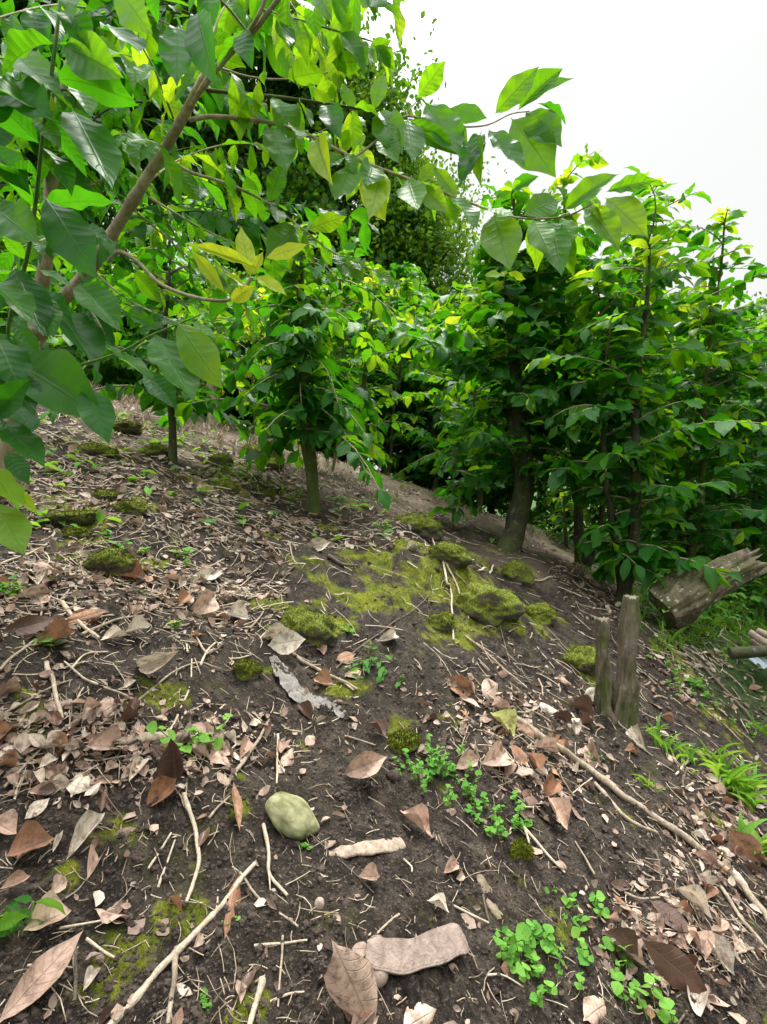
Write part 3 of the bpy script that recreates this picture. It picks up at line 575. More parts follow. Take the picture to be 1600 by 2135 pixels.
main=[(15,1030,2.2),(25,920,2.15),(45,830,2.05),(62,740,1.9),(110,650,1.7),(185,565,1.5),(270,430,1.35),(350,300,1.25),(405,200,1.18),(428,158,1.16)]
stem(main,[.052,.044,.038,.03,.023,.017,.0135,.0115,.010,.009],0,'bark','trunk',60,14,.12)
stem([(60,760,1.95),(80,640,1.9),(98,520,1.85),(112,340,1.8),(140,160,1.75),(205,20,1.7),(240,-80,1.7)],.026,.015,'bark','stem')
stem([(395,222,1.19),(460,130,1.13),(520,75,1.1),(590,-15,1.06),(640,-90,1.05)],.006,.0045,'bark','stem')
stem([(385,235,1.2),(450,150,1.14),(505,85,1.1),(545,20,1.07),(570,-60,1.06)],.0045,.0035,'bark','stem')
def auto_leaves(a,path,every,L0,tint,start=.15,hang=.5,keep=.95,spread=1.0,wr=(.8,1.1),yt=0):
    seg=np.concatenate([[0],np.cumsum(np.linalg.norm(np.diff(path,axis=0),axis=1))]); tot=seg[-1]; n=max(2,int(tot/every*1.7))
    for u in np.linspace(start,1,n):
        p=np.array([np.interp(u*tot,seg,path[:,c]) for c in range(3)]); tg=nrm(np.array([np.interp(min(u*tot+.01,tot),seg,path[:,c])-np.interp(max(u*tot-.01,0),seg,path[:,c]) for c in range(3)]))
        lat=nrm(np.cross(tg,[0,0,1.]))
        for sg in (-1,1):
            if RNG.uniform()>keep: continue
            d=tg*RNG.uniform(.2,.8)+lat*sg*spread*RNG.uniform(.5,1)+np.array([0,0,-1.])*hang*RNG.uniform(.3,1.6)+RNG.normal(0,.15,3)
            nn=np.array([0,-.25,1.])+RNG.normal(0,.4,3)
            put_leaves(a,p,d,nn,L0*RNG.choice([RNG.uniform(.35,.7),RNG.uniform(.6,1.0)]),RNG.uniform(*wr),np.clip(RNG.normal(tint,.1),0,1),HI)
def hand(a,lst):
    # one leaf: base pixel, depth, tip pixel, depth, width ratio, tint, facing (0 = blade turned to the viewer, 1 = face up)
    for (bx,by,bY,tx,ty,tY,wr,ti,up) in lst:
        B_=P(bx,by,bY); T_=P(tx,ty,tY); d=T_-B_; L=np.linalg.norm(d)*1.04; up=min(1,up+.12); view=nrm(CAM-B_); nn=nrm(view*(1-up)+np.array([0,0,1.])*up+RNG.normal(0,.12,3))
        put_leaves(a,B_,d,nn,L,wr,ti,HANDL)
def branch(pts,r0,r1,mat='bark',every=.09,L0=.15,tint=.5,leaves=(),n=36,auto=True,**kw):
    o,path=stem(pts,r0,r1,mat,'branch',n,8,.1); a=Acc()
    if auto: auto_leaves(a,path,every,L0,tint,**kw)
    hand(a,leaves); link('leaves',a.mesh('leaves',M['leaf'],True,tb),o)
branch([(395,250,1.2),(450,243,1.2),(560,255,1.22),(640,280,1.22),(740,330,1.22),(870,380,1.2),(1000,430,1.2),(1080,454,1.2),(1175,452,1.18),(1235,425,1.16)],.0075,.0022,auto=True,start=.25,tint=.62,every=.13,keep=.7,hang=.8,
 leaves=[(1172,442,1.18,1292,352,1.12,.95,.62,.15),(1222,432,1.17,1290,508,1.1,1.0,.7,.1),(1262,412,1.2,1346,482,1.12,1.0,.74,.15),(1262,400,1.2,1368,372,1.15,.7,.5,.3),(1030,442,1.2,1062,556,1.12,1.05,.72,.05),
 (1110,456,1.19,1146,520,1.1,.8,.7,.3),(1150,458,1.18,1170,568,1.1,.75,.5,.1),(1172,456,1.2,1196,574,1.2,.6,.6,.3),(1090,450,1.19,1172,408,1.22,1.1,.6,.1),(870,382,1.2,912,338,1.2,.9,.72,.2),(878,386,1.2,932,440,1.14,.8,.75,.1),(850,372,1.2,872,440,1.1,.8,.68,.2),
 (660,290,1.22,682,360,1.1,.6,.95,.1),(560,260,1.22,600,350,1.15,.9,.6,.2),(740,335,1.22,700,420,1.15,.9,.66,.1),(760,345,1.22,800,450,1.15,.8,.9,.1),(720,325,1.22,640,360,1.15,.8,.6,.3),(800,355,1.21,770,450,1.12,.7,.9,.1),(955,415,1.2,905,350,1.2,.8,.7,.3)])
branch([(738,330,1.22),(790,290,1.26),(845,243,1.3),(930,262,1.35),(1010,262,1.38),(1065,238,1.4),(1105,232,1.4)],.004,.0018,every=.2,tint=.5,auto=False,
 leaves=[(870,206,1.32,928,128,1.28,1.15,.6,.05),(1030,240,1.38,1122,140,1.32,1.0,.58,.05),(1078,234,1.4,1172,132,1.36,.8,.5,.2),(1112,205,1.42,1196,165,1.4,.75,.5,.4),(1065,245,1.4,1152,358,1.32,1.0,.58,.05),(1095,232,1.4,1168,302,1.32,.95,.55,.1),
 (1017,268,1.38,1094,348,1.3,.75,.45,.3),(888,210,1.34,958,322,1.28,1.0,.5,.05),(935,225,1.4,1014,248,1.36,.9,.45,.3),(1005,272,1.38,962,378,1.3,.6,.2,.2),(995,280,1.36,1000,374,1.3,.5,.6,.2),(842,250,1.3,950,322,1.3,.7,.45,.3),(1120,215,1.41,1186,246,1.4,.4,.3,.5),
 (925,262,1.36,975,305,1.3,.9,.6,.3),(850,245,1.3,860,330,1.22,.9,.5,.2),(790,290,1.26,830,340,1.2,.9,.6,.2),(1130,225,1.41,1160,290,1.36,.8,.7,.3)])
branch([(845,243,1.3),(860,222,1.31),(876,204,1.32)],.0022,.0014,auto=False,leaves=[(876,204,1.32,905,240,1.3,.4,.3,.5)])
branch([(430,188,1.17),(600,205,1.25),(720,222,1.29),(792,232,1.3)],.006,.0035,'barkmid',every=.11,L0=.17,tint=.6,hang=1.2,start=.2,
 leaves=[(790,232,1.3,830,300,1.2,.9,.6,.1),(780,230,1.3,800,150,1.3,.9,.6,.2)])
branch([(350,330,1.27),(400,360,1.27),(480,385,1.28),(560,425,1.3),(640,485,1.3),(700,530,1.3),(775,562,1.3)],.006,.0025,every=.09,L0=.125,tint=.5,hang=.5,start=.25,
 leaves=[(560,425,1.3,590,340,1.3,.9,.45,.1),(700,530,1.3,760,590,1.25,.9,.6,.3),(620,470,1.3,560,520,1.2,.9,.6,.2),(770,560,1.3,830,590,1.3,.9,.65,.3),(640,480,1.3,720,450,1.3,.9,.7,.2)])
branch([(225,545,1.45),(250,525,1.4),(290,548,1.35),(335,592,1.28),(400,618,1.22),(470,627,1.17),(505,608,1.14),(526,578,1.12)],.0075,.0045,auto=False,
 leaves=[(524,580,1.12,502,470,1.14,.62,1.,.05),(552,538,1.12,640,512,1.1,.75,1.,.15),(540,560,1.12,395,508,1.1,.42,.98,.3),(532,575,1.12,595,612,1.06,.55,.97,.2),(470,612,1.14,404,528,1.14,.5,.96,.2),(480,628,1.14,530,598,1.1,.9,1.,.1),(515,600,1.12,470,570,1.08,.8,.98,.3),(527,575,1.12,548,525,1.12,.7,1.,.1)])
branch([(62,800,1.95),(20,720,1.5),(28,630,1.1),(55,545,.95),(75,420,.9),(90,280,.85),(115,100,.8),(130,-40,.8)],.006,.0035,'greenstem',every=.12,L0=.15,tint=.35,hang=.6,keep=.7,start=.35,
 leaves=[(92,408,.88,196,562,.82,.72,.2,.1),(130,92,.8,252,158,.78,1.1,.55,.2),(2,80,.82,128,205,.8,.8,.5,.3),(-30,170,.8,104,235,.76,1.0,.25,.3),(70,230,.84,128,310,.84,.9,.6,.1),(150,225,.86,232,380,.8,.85,.38,.2),(150,160,.9,190,240,.88,1.,.5,.2),
 (-20,430,.85,75,495,.8,1.,.5,.3),(-10,880,.9,60,790,.88,1.,.2,.2),(-30,800,.92,50,840,.9,1.,.15,.3),(15,940,1.0,60,1010,.98,.9,.2,.2),(20,830,1.05,70,900,1.,.9,.1,.3),(-20,585,.85,62,650,.8,1.,.5,.3),(30,555,.94,90,700,.9,.9,.1,.2),(90,610,.95,112,695,.9,.8,.45,.3),(-30,300,.85,60,390,.85,1.,.15,.3),(0,120,.8,-60,260,.75,1.,.4,.2),(75,560,1.,150,590,1.,.8,.35,.4)])
branch([(62,810,1.95),(90,795,1.4),(150,768,1.05),(250,735,1.),(310,702,.98),(390,668,.95),(420,655,.95)],.0045,.0018,'greenstem',every=.08,L0=.11,tint=.4,auto=False,
 leaves=[(20,752,1.0,205,850,.9,.8,.42,.3),(180,805,.95,222,908,.88,.85,.3,.2),(220,715,1.0,318,802,.94,.9,.45,.3),(322,692,.98,402,832,.9,.9,.42,.25),(368,668,.95,460,800,.9,.8,.75,.25),(300,775,1.05,368,850,1.,.8,.15,.3),(330,690,1.,270,650,1.,.8,.4,.4),(395,668,.96,455,705,.95,.8,.6,.4),
 (120,650,1.1,200,742,1.,.95,.1,.2),(162,590,1.15,248,690,1.05,.7,.4,.3),(2,872,.95,90,970,.9,.8,.25,.3),(-30,960,.9,38,1060,.85,1.,.85,.3),(-20,1040,.9,52,1145,.84,.9,.8,.2),(25,1025,.9,78,1065,.88,.5,.92,.4),(-40,880,.9,10,800,.9,1.,.1,.3),(-10,700,.95,40,800,.9,1.1,.3,.2),(10,770,.95,70,860,.9,1.,.08,.2)])
branch([(310,410,1.32),(400,465,1.3),(450,490,1.28),(505,515,1.25)],.0045,.002,every=.08,L0=.13,tint=.45,hang=.5,start=.2)
branch([(362,247,1.23),(325,150,1.2),(290,80,1.2),(280,0,1.2)],.0035,.002,'barkmid',every=.1,L0=.15,tint=.7,hang=1.2,start=.1)
branch([(455,140,1.14),(520,160,1.18),(600,165,1.2),(690,150,1.25)],.0035,.002,every=.09,L0=.15,tint=.62,hang=1.2,start=.1)
branch([(545,20,1.07),(620,40,1.12),(720,70,1.18),(790,90,1.22)],.0035,.002,every=.08,L0=.16,tint=.68,hang=1.3,start=.1,leaves=[(765,112,1.22,815,85,1.2,1.2,.6,.1),(690,130,1.2,760,130,1.2,1.2,.55,.1),(780,95,1.2,825,140,1.2,1.,.6,.2)])
branch([(590,-15,1.06),(680,-40,1.1),(760,-50,1.15),(800,-45,1.15)],.0035,.002,every=.08,L0=.17,tint=.55,hang=1.6,start=.05,leaves=[(745,-60,1.15,784,42,1.1,.6,.6,.2),(690,-40,1.1,725,60,1.1,.6,.45,.2)])
branch([(520,70,1.1),(460,0,1.05),(400,-40,1.),(330,-60,1.)],.0035,.002,every=.09,L0=.16,tint=.3,hang=1.6,start=.05,leaves=[(372,50,1.,370,165,.95,.9,.25,.05),(412,25,.98,440,155,.92,.75,.2,.1),(245,-30,.9,298,55,.86,1.,.6,.3),(225,50,.95,290,105,.9,1.1,.12,.2)])
branch([(112,340,1.8),(180,300,1.5),(260,280,1.3),(330,300,1.2)],.0045,.002,every=.1,L0=.14,tint=.5,hang=.8,start=.2)
branch([(105,450,1.83),(170,400,1.6),(250,360,1.5),(300,380,1.4)],.0045,.002,every=.1,L0=.14,tint=.4,hang=.8,start=.2)
branch([(130,200,1.77),(60,150,1.5),(0,120,1.3),(-80,120,1.2)],.0045,.002,every=.1,L0=.16,tint=.4,hang=.8,start=.1)
branch([(145,160,1.75),(210,110,1.5),(280,120,1.35),(340,170,1.3)],.0045,.002,every=.1,L0=.15,tint=.6,hang=.9,start=.1)
branch([(100,500,1.85),(40,440,1.5),(-20,400,1.3),(-90,400,1.2)],.0045,.002,every=.1,L0=.15,tint=.35,hang=.8,start=.1)
branch([(190,560,1.5),(260,620,1.4),(340,660,1.35),(420,690,1.3)],.0045,.002,every=.09,L0=.12,tint=.25,hang=.4,start=.1)
branch([(150,600,1.6),(210,680,1.4),(200,730,1.3),(150,800,1.2)],.004,.002,every=.09,L0=.13,tint=.15,hang=.6,start=.1)
branch([(60,760,1.9),(0,720,1.6),(-60,700,1.3),(-100,720,1.2)],.005,.003,every=.1,L0=.15,tint=.2,hang=.6,start=.1)
branch([(300,385,1.3),(380,330,1.5),(480,300,1.6),(600,300,1.7),(700,260,1.75)],.004,.002,every=.1,L0=.13,tint=.6,hang=.8,start=.2)
branch([(270,430,1.35),(330,480,1.5),(420,560,1.6),(520,640,1.7)],.004,.002,every=.1,L0=.13,tint=.35,hang=.6,start=.2)
branch([(230,500,1.4),(150,470,1.2),(90,500,1.05),(30,520,1.)],.004,.002,every=.09,L0=.13,tint=.3,hang=.6,start=.1)
branch([(430,160,1.16),(440,80,1.3),(480,0,1.4),(560,-60,1.5)],.004,.002,every=.09,L0=.15,tint=.55,hang=1.2,start=.1)
branch([(205,20,1.7),(300,30,1.6),(400,80,1.55),(480,160,1.55)],.004,.002,every=.09,L0=.15,tint=.6,hang=1.2,start=.05)
branch([(205,20,1.7),(120,10,1.5),(20,30,1.3),(-60,60,1.2)],.004,.002,every=.09,L0=.15,tint=.45,hang=1.,start=.05)
branch([(590,-15,1.06),(640,60,1.4),(720,200,1.6),(760,330,1.7)],.004,.002,every=.09,L0=.15,tint=.7,hang=.9,start=.25)

for k in range(34):
    x0=RNG.uniform(60,560); y0=RNG.uniform(-40,560)-x0*.1; Y0=RNG.uniform(1.5,2.2); an=RNG.uniform(-.5,.9) if RNG.uniform()<.6 else RNG.uniform(2.2,3.8); ln=RNG.uniform(160,330)
    dx,dy=math.cos(an)*ln,math.sin(an)*ln*.6
    if y0+dy>600: continue
    branch([(x0,y0,Y0),(x0+dx*.35,y0+dy*.25-15,Y0+RNG.uniform(-.1,.1)),(x0+dx*.7,y0+dy*.65,Y0+.0),(x0+dx,y0+dy+25,Y0+RNG.uniform(-.2,.3))],.0042,.002,'barkmid',every=.09,L0=.16,tint=RNG.uniform(.1,.66),hang=RNG.uniform(.5,1.3),start=.02,n=20)

# ------------------------------------------------------------------ stumps, log, poles
def woodpath(a,pts,rads,sides=18,rough=.2,n=26,seed=1,grain=.0,jag=0.):
    tube(a,catmull(np.array(pts),n),np.interp(np.linspace(0,1,n),np.linspace(0,1,len(rads)),rads),sides,rough,.5,0,seed,grain,jag)
b=G(1302,1505); s_=b[1]/F
a=Acc(); woodpath(a,[b+[-.01,0,-.06],b+[0,0,.1],b+[.01,0,.26],b+[.03,0,260*s_]],[33*s_,26*s_,25*s_,24*s_,18*s_,17*s_,17*s_,14*s_],64,.28,60,4,.22,.9)
o=link('stump',a.mesh('stump',M['stump'],True,b),None,b); tag(o,'taller thick cut stump with a notched top behind the green grass tuft','stump','cut coffee stumps')
b2=G(1258,1492); a=Acc(); woodpath(a,[b2+[.01,0,-.05],b2+[0,0,.1],b2+[-.005,0,.25],b2+[-.003,0,200*s_]],[18*s_,14*s_,13*s_,12*s_,12*s_],56,.3,50,7,.22,.8)
o=link('stump',a.mesh('stump',M['stump'],True,b2),None,b2); tag(o,'shorter slim pale stump standing left of the thick one','stump','cut coffee stumps')
la=G(1372,1262); la=P(1382,1246,3.45); lb=P(1566,1170,3.4); la[2]=min(la[2],float(H(la[0],la[1]))+.08); a=Acc(); woodpath(a,[la+[0,0,.05],(la+lb)/2+[0,0,.05],lb],[.135,.15,.125,.11,.10,.085],90,.25,110,9,.09,1.6)
root=empty('fallen_log',la,'thick lichen spotted log leaning up to the right out of the bank','log'); link('bark',a.mesh('bark',M['log'],True,la),root)
p0=P(1522,1362,3.0); p1=P(1690,1352,2.9); a=Acc(); woodpath(a,[p0,(p0+p1)/2,p1],[.035,.03,.03],12,.15); o=link('pole',a.mesh('pole',M['barkdark'],True,p0),None,p0); tag(o,'dark mossy pole jutting in above the corrugated sheet','pole')
for k,(q0,q1) in enumerate([((1562,1318),(1650,1375)),((1566,1335),(1655,1395)),((1578,1315),(1660,1350))]):
    e0=P(*q0,3.25+.04*k); e1=P(*q1,3.1+.04*k); a=Acc(); woodpath(a,[e0,(e0+e1)/2,e1],[.022,.022,.02],10,.1,12,k); o=link('board',a.mesh('board',M['wood'],True,e0),None,e0); tag(o,['upper pale stick of the bundle above the corrugated sheet','middle pale stick of the bundle above the corrugated sheet','short pale stick at the edge behind the other two'][k],'stick','pale sticks stacked above the sheet')
c0=P(1576,1385,3.1); a=Acc(); nu,nv=60,4; U,Vv=np.meshgrid(np.linspace(0,1,nu),np.linspace(0,1,nv),indexing='ij')
top=np.stack([c0[0]+U*.9*.75,c0[1]+Vv*.12+U*.1,c0[2]-U*.22+.012*np.sin(U*60)+Vv*.04],-1).reshape(-1,3); bot=top-[0,0,.002]; i,j=np.meshgrid(np.arange(nu-1),np.arange(nv-1),indexing='ij'); fq=np.stack([i*nv+j,i*nv+j+1,(i+1)*nv+j+1,(i+1)*nv+j],-1).reshape(-1,4)
a.add(top,fq); a.add(bot,fq[:,::-1]); o=link('corrugated_sheet',a.mesh('corrugated_sheet',M['metal'],True,c0),None,c0); tag(o,'blue grey corrugated metal sheet lying below the dark pole at the right edge','metal sheet')

# ------------------------------------------------------------------ stones
def stone(px,py,w,hh,label,moss,seed,mat='stone',rot=0,sink=.35,name=None,cat='stone'):
    g=G(px,py+hh*.3); s=g[1]/F; rx=w*s/2; rz=hh*s/2; V0,F0=I4 if w*0+1 and w>55 else ico(4)
    disp=np.array([1+(.34 if moss else .16)*mnoise.noise(Vector(v)*1.3+Vector((seed*5.1,0,0)))+(.12 if moss else .03)*mnoise.noise(Vector(v)*4+Vector((seed,3,0))) for v in V0])
    V=V0*disp[:,None]*np.array([rx,rx*.85,rz]); c_,s__=math.cos(rot),math.sin(rot)
    V=np.stack([V[:,0]*c_+V[:,2]*s__,V[:,1],-V[:,0]*s__+V[:,2]*c_],-1); slope=np.array([0,0,0.]); ctr=g+[0,0,rz*(1-2*sink)]
    a=Acc(); a.add(V,F0)
    nm='mossy_stone' if moss else 'stone'
    if not moss:
        o=link(name or nm,a.mesh(nm,M[mat]),None,ctr); tag(o,label,cat); return
    root=empty(nm,ctr,label,'mossy stone','mossy stones half buried in the slope'); link('rock',a.mesh('rock',M['moss_rock']),root)
    nv=nrm(V/np.array([rx,rx*.85,rz])**2); k=int(2200*min(2.5,(w/60)**2+.4)); ii=RNG.integers(0,len(V),k); ii=ii[nv[ii][:,2]>RNG.uniform(-.25,.35,len(ii))]
    Bp=V[ii]+RNG.normal(0,rx*.03,(len(ii),3)); mb=Acc(); blades(mb,Bp,nv[ii],RNG.uniform(.004,.009,len(ii))*max(1,s*420),RNG.uniform(.0012,.002,len(ii))*max(1,s*420),RNG.uniform(0,1,len(ii)))
    link('moss',mb.mesh('moss',M['moss'],False),root)
m,nt=newmat('moss_rock'); q=NT(nt); M['moss_rock']=m; g_=q.n('ShaderNodeNewGeometry'); pos=g_.outputs['Position']; n1=q.noise(16,4,.6,pos); n2=q.noise(120,4,.7,pos)
rc=q.ramp(n2,[(.3,(.06,.05,.04)),(.7,(.19,.16,.12))]); mc=q.ramp(n2,[(.3,(.035,.048,.005)),(.5,(.12,.15,.009)),(.7,(.27,.29,.014))])
nz=q.n('ShaderNodeSeparateXYZ',i_0=g_.outputs['Normal']).outputs[2]; f_=q.math('MULTIPLY',q.math('ADD',q.math('MULTIPLY',nz,.5),q.math('SUBTRACT',n1,.42)),5,clamp=True)
c=q.mix(f_,rc,mc); pb=q.n('ShaderNodeBsdfPrincipled'); q.link(c,pb.inputs['Base Color']); pb.inputs['Roughness'].default_value=.95; q.link(q.bump(n2,.9,.012),pb.inputs['Normal']); q.out(pb.outputs[0])
for k,(px_,py_,w_,h_,lb_) in enumerate([(865,1090,100,60,'dark mossy stone crowning the mound, left of the thick leaning trunk'),(228,1165,105,60,'mossy stone among the brown leaves at the far left'),(272,1055,60,36,'small round mossy stone behind the leafy litter on the left'),
    (150,1075,95,32,'flat mossy stone left of the small round one'),(160,1108,52,30,'small mossy stone in front of the flat one'),(205,938,90,40,'mossy stone in the shade right of the foreground trunk'),(325,938,55,36,'mossy stone left of the thin dark trunk'),
    (462,958,50,45,'upright mossy stone right of the thin dark trunk'),(558,952,70,50,'mossy stone below the small bright bush'),(470,1012,50,36,'mossy stone in the grass between the thin trunks'),(516,1392,56,46,'small round moss ball on bare soil in the middle left'),
    (840,1540,70,44,'moss topped stone beside the dry curled leaf in the middle'),(1010,1235,135,90,'broad mossy boulder in the middle of the mound'),(1078,1190,66,60,'mossy stone below the thick leaning trunk'),(255,888,75,32,'mossy stone near the crest at the left'),
    (1218,1372,80,60,'mossy stone left of the twin stumps'),(645,1292,120,80,'bare topped boulder ringed with moss at the left of the mound'),(940,1150,90,50,'mossy stone between the mound top and the broad boulder'),(1125,1275,70,55,'mossy stone at the right foot of the mound'),
    (225,1030,62,22,'low mossy stone left of the small round one, farther up'),(1085,1770,40,54,'oval dark mossy stone beside the thin green runner'),(920,1290,60,50,'mossy stone low on the front of the mound'),(530,940,55,40,'mossy stone left of the one below the bright bush')]):
    stone(px_,py_,w_,h_,lb_,True,k+3,rot=random.uniform(-.1,.35),sink=.5 if h_>70 else .4)
stone(610,1700,118,58,'smooth oval olive grey stone resting on the soil in the middle foreground',False,2,'stone',.6,.2)
stone(666,1886,20,28,'tiny pinkish brown pebble above the reddish fallen leaf',False,5,'pebble',.2,.2,'pebble','pebble')
stone(820,1620,30,30,'small brown stone below the curled dry leaf',False,6,'clod',.2,.2,'pebble','pebble')

# seed pod, round pod end, bark flake, plastic film
def pod():
    g0=G(762,2030); g1=G(968,1985); s=g0[1]/F; n=40; t=np.linspace(0,1,n); ctr=catmull(np.array([G(*p_) for p_ in [(764,2004),(795,2022),(845,2026),(900,2010),(945,1990),(972,1988)]]),n); ctr[:,2]+=.026
    tan=nrm(np.gradient(ctr,axis=0)); gn=ground_normal(ctr[:,0],ctr[:,1]); side=nrm(np.cross(gn,tan)); w=np.interp(t,[0,.04,.15,.5,.85,.96,1],[.3,.72,.95,.85,1.,.85,.3])*33*s; w=w*(1+.05*np.sin(t*22)+.05*vnoise(t*6,t*0,3)); th_=np.interp(t,[0,.1,.9,1],[.3,1,1,.3])*.006
    a=Acc(); k=16; ang=np.linspace(0,2*np.pi,k,endpoint=False); ca=np.sign(np.cos(ang))*np.abs(np.cos(ang))**.6; sa=np.sign(np.sin(ang))*np.abs(np.sin(ang))**.8
    rim=1+.7*(np.abs(ca)>.85)
    V=ctr[:,None,:]+side[:,None,:]*(w[:,None]*ca[None])[:,:,None]+gn[:,None,:]*(th_[:,None]*(sa*rim)[None])[:,:,None]; V=V.reshape(-1,3); i,j=np.meshgrid(np.arange(n-1),np.arange(k),indexing='ij'); j2=(j+1)%k
    a.add(V,np.stack([i*k+j,i*k+j2,(i+1)*k+j2,(i+1)*k+j],-1).reshape(-1,4)); a.add(V[:k],np.arange(k)[None,::-1]); a.add(V[-k:],np.arange(k)[None])
    for sg in (-1,1): tube(a,ctr[1:-1]+side[1:-1]*w[1:-1,None]*sg*.97+gn[1:-1]*.003,np.interp(t[1:-1],[0,.12,.88,1],[.0006,.0022,.0022,.0006]),6,.1)
    o=link('seed_pod',a.mesh('seed_pod',simple_mat('seed_pod',(.16,.115,.095),(.36,.28,.235),45,.75,1.,.006),True,g0),None,g0); tag(o,'long flat wavy brown seed pod lying across the soil','seed pod')
pod()
g=G(785,2040); a=Acc(); V0,F0=ico(4); V=V0*np.array([.021,.018,.02]); a.add(V,F0); o=link('round_pod',a.mesh('round_pod',M['pebble']),None,g+[0,0,.008]); tag(o,'round dull brown seed case just below the long flat pod','seed case')
def flake(pxs,label,mat,name,cat,thick=.006,lift=.006):
    ctr=np.array([G(px,py) for px,py in pxs['c']]); n=30; C=catmull(ctr,n); C[:,2]+=lift; s=ctr[0][1]/F; t=np.linspace(0,1,n); w=np.interp(t,np.linspace(0,1,len(pxs['w'])),pxs['w'])*s*(1+.18*vnoise(t*14,t*0,4)); tan=nrm(np.gradient(C,axis=0)); gn=ground_normal(C[:,0],C[:,1]); side=nrm(np.cross(gn,tan))
    k=12; ang=np.linspace(0,2*np.pi,k,endpoint=False); V=C[:,None,:]+side[:,None,:]*(w[:,None]*np.cos(ang)[None])[:,:,None]+gn[:,None,:]*(thick*(np.sin(ang)[None]*(1+.3*vnoise(t[:,None]*20,ang[None]*2,9))))[:,:,None]; V=V.reshape(-1,3); i,j=np.meshgrid(np.arange(n-1),np.arange(k),indexing='ij'); j2=(j+1)%k
    a=Acc(); a.add(V,np.stack([i*k+j,i*k+j2,(i+1)*k+j2,(i+1)*k+j],-1).reshape(-1,4)); a.add(V[:k],np.arange(k)[None,::-1]); a.add(V[-k:],np.arange(k)[None]); o=link(name,a.mesh(name,M[mat],True,ctr[0]),None,ctr[0]); tag(o,label,cat)
flake({'c':[(684,1788),(720,1782),(780,1772),(840,1764)],'w':[7,9,17,14,19,17,19,17]},'pale split flake of wood pointing left, below the oval stone','wood','bark_flake','wood flake')
flake({'c':[(225,1556),(290,1545),(350,1540),(412,1532)],'w':[6,12,14,12,10,5]},'grey weathered piece of wood beside the bright green seedling','twig','bark_flake','wood flake',.009)
flake({'c':[(1000,1832),(1020,1875),(1042,1925)],'w':[8,14,15,5]},'mossy brown strip of bark on the lower slope','log','bark_flake','wood flake',.005)
flake({'c':[(1330,1690),(1370,1712),(1420,1740)],'w':[6,14,12,3]},'reddish strip of bark alongside the long fallen branch','log','bark_flake','wood flake',.004)
a=Acc(); C=np.array([G(px,py) for px,py in [(568,1375),(590,1410),(615,1445),(650,1470),(690,1478),(720,1500)]]); n=70; C=catmull(C,n); k=15; t=np.linspace(0,1,n)[:,None]; u=np.linspace(-1,1,k)[None]; w=(.012+.022*np.sin(np.pi*t)**.7*(1+.6*vnoise(t*9,t*0,2)))
X_=C[:,0:1]+u*w*.6; Y_=C[:,1:2]+u*w*.9; Z_=H(X_,Y_)+.008+.012*np.abs(fbm(t*14+0*u,u*2.2+0*t,12,4)); i,j=np.meshgrid(np.arange(n-1),np.arange(k-1),indexing='ij'); a.add(np.stack([X_,Y_,Z_],-1).reshape(-1,3),np.stack([i*k+j,i*k+j+1,(i+1)*k+j+1,(i+1)*k+j],-1).reshape(-1,4))
tag(link('plastic_film',a.mesh('plastic_film',M['film'])),'crumpled torn strip of grey plastic film lying on the soil','plastic film')

# ------------------------------------------------------------------ dead leaves and twigs, each one a thing
LM=[('oval stone',610,1700),('long flat seed pod',865,2010),('split wood flake',760,1775),('twin stumps',1290,1480),('grey weathered wood',320,1545),('bright green seedling',425,1560),('grey plastic film',650,1460),('small moss ball',516,1390),
    ('bare topped boulder',645,1290),('broad mossy boulder',1010,1235),('round leaved herb patch',920,1650),('dark leaved herb',795,1400),('long fallen branch',1330,1690),('long bare stick',400,1970),('middle tree trunk',655,1070),('mossy stone at far left',228,1165),
    ('large dark curled leaves',1400,1940),('lower herb patch',1110,2040),('thin dark trunk',357,968),('thick leaning trunk',1080,1150),('glossy seedling at the left edge',20,1950),('moss topped stone',840,1540),('fallen log',1450,1230),('lone strip of bark',1020,1880)]
used={}
def where_words(px,py):
    d=sorted((math.hypot(px-x,(py-y)*1.0),n,x,y) for n,x,y in LM)
    def rel(t):
        _,n,x,y=t; dx,dy=px-x,py-y
        return ('right of the ' if dx>0 else 'left of the ')+n if abs(dx)>abs(dy) else (('just below the ' if dy<90 else 'well below the ') if dy>0 else 'above the ')+n
    return rel(d[0]), rel(d[1])
def uniq(head,kind,px,py,extra):
    a1,a2=where_words(px,py)
    for cand in (f'{head} {kind} {a1}',f'{extra} {head} {kind} {a1}',f'{head} {kind} {a1} and {a2}',f'{extra} {head} {kind} {a1} and {a2}'):
        if len(cand.split())<=16 and cand not in used: used[cand]=1; return cand
    for adj in ('slightly tilted','flatter','weathered','partly buried','crisp','rather small','speckled','loose'):
        cand=f'{adj} {head} {kind} {a1}'
        if cand not in used: used[cand]=1; return cand
    return f'{head} {kind} {a1}'
DM=[]
for k,(V,Fq,UV) in enumerate(DEAD):
    a=Acc(); a.add(V-np.array([.5,0,0]),Fq,UV,.5)
    for mk in ('d_pale','d_pink','d_rust','d_dark','d_yellow'):
        DM.append(a.mesh('dead_leaf',M[mk]))
from mathutils import Matrix
NAMES={'d_pale':'pale tan','d_pink':'pinkish brown','d_rust':'rust brown','d_dark':'dark brown','d_yellow':'yellow green'}; KEYS=list(NAMES)
nleaf=0
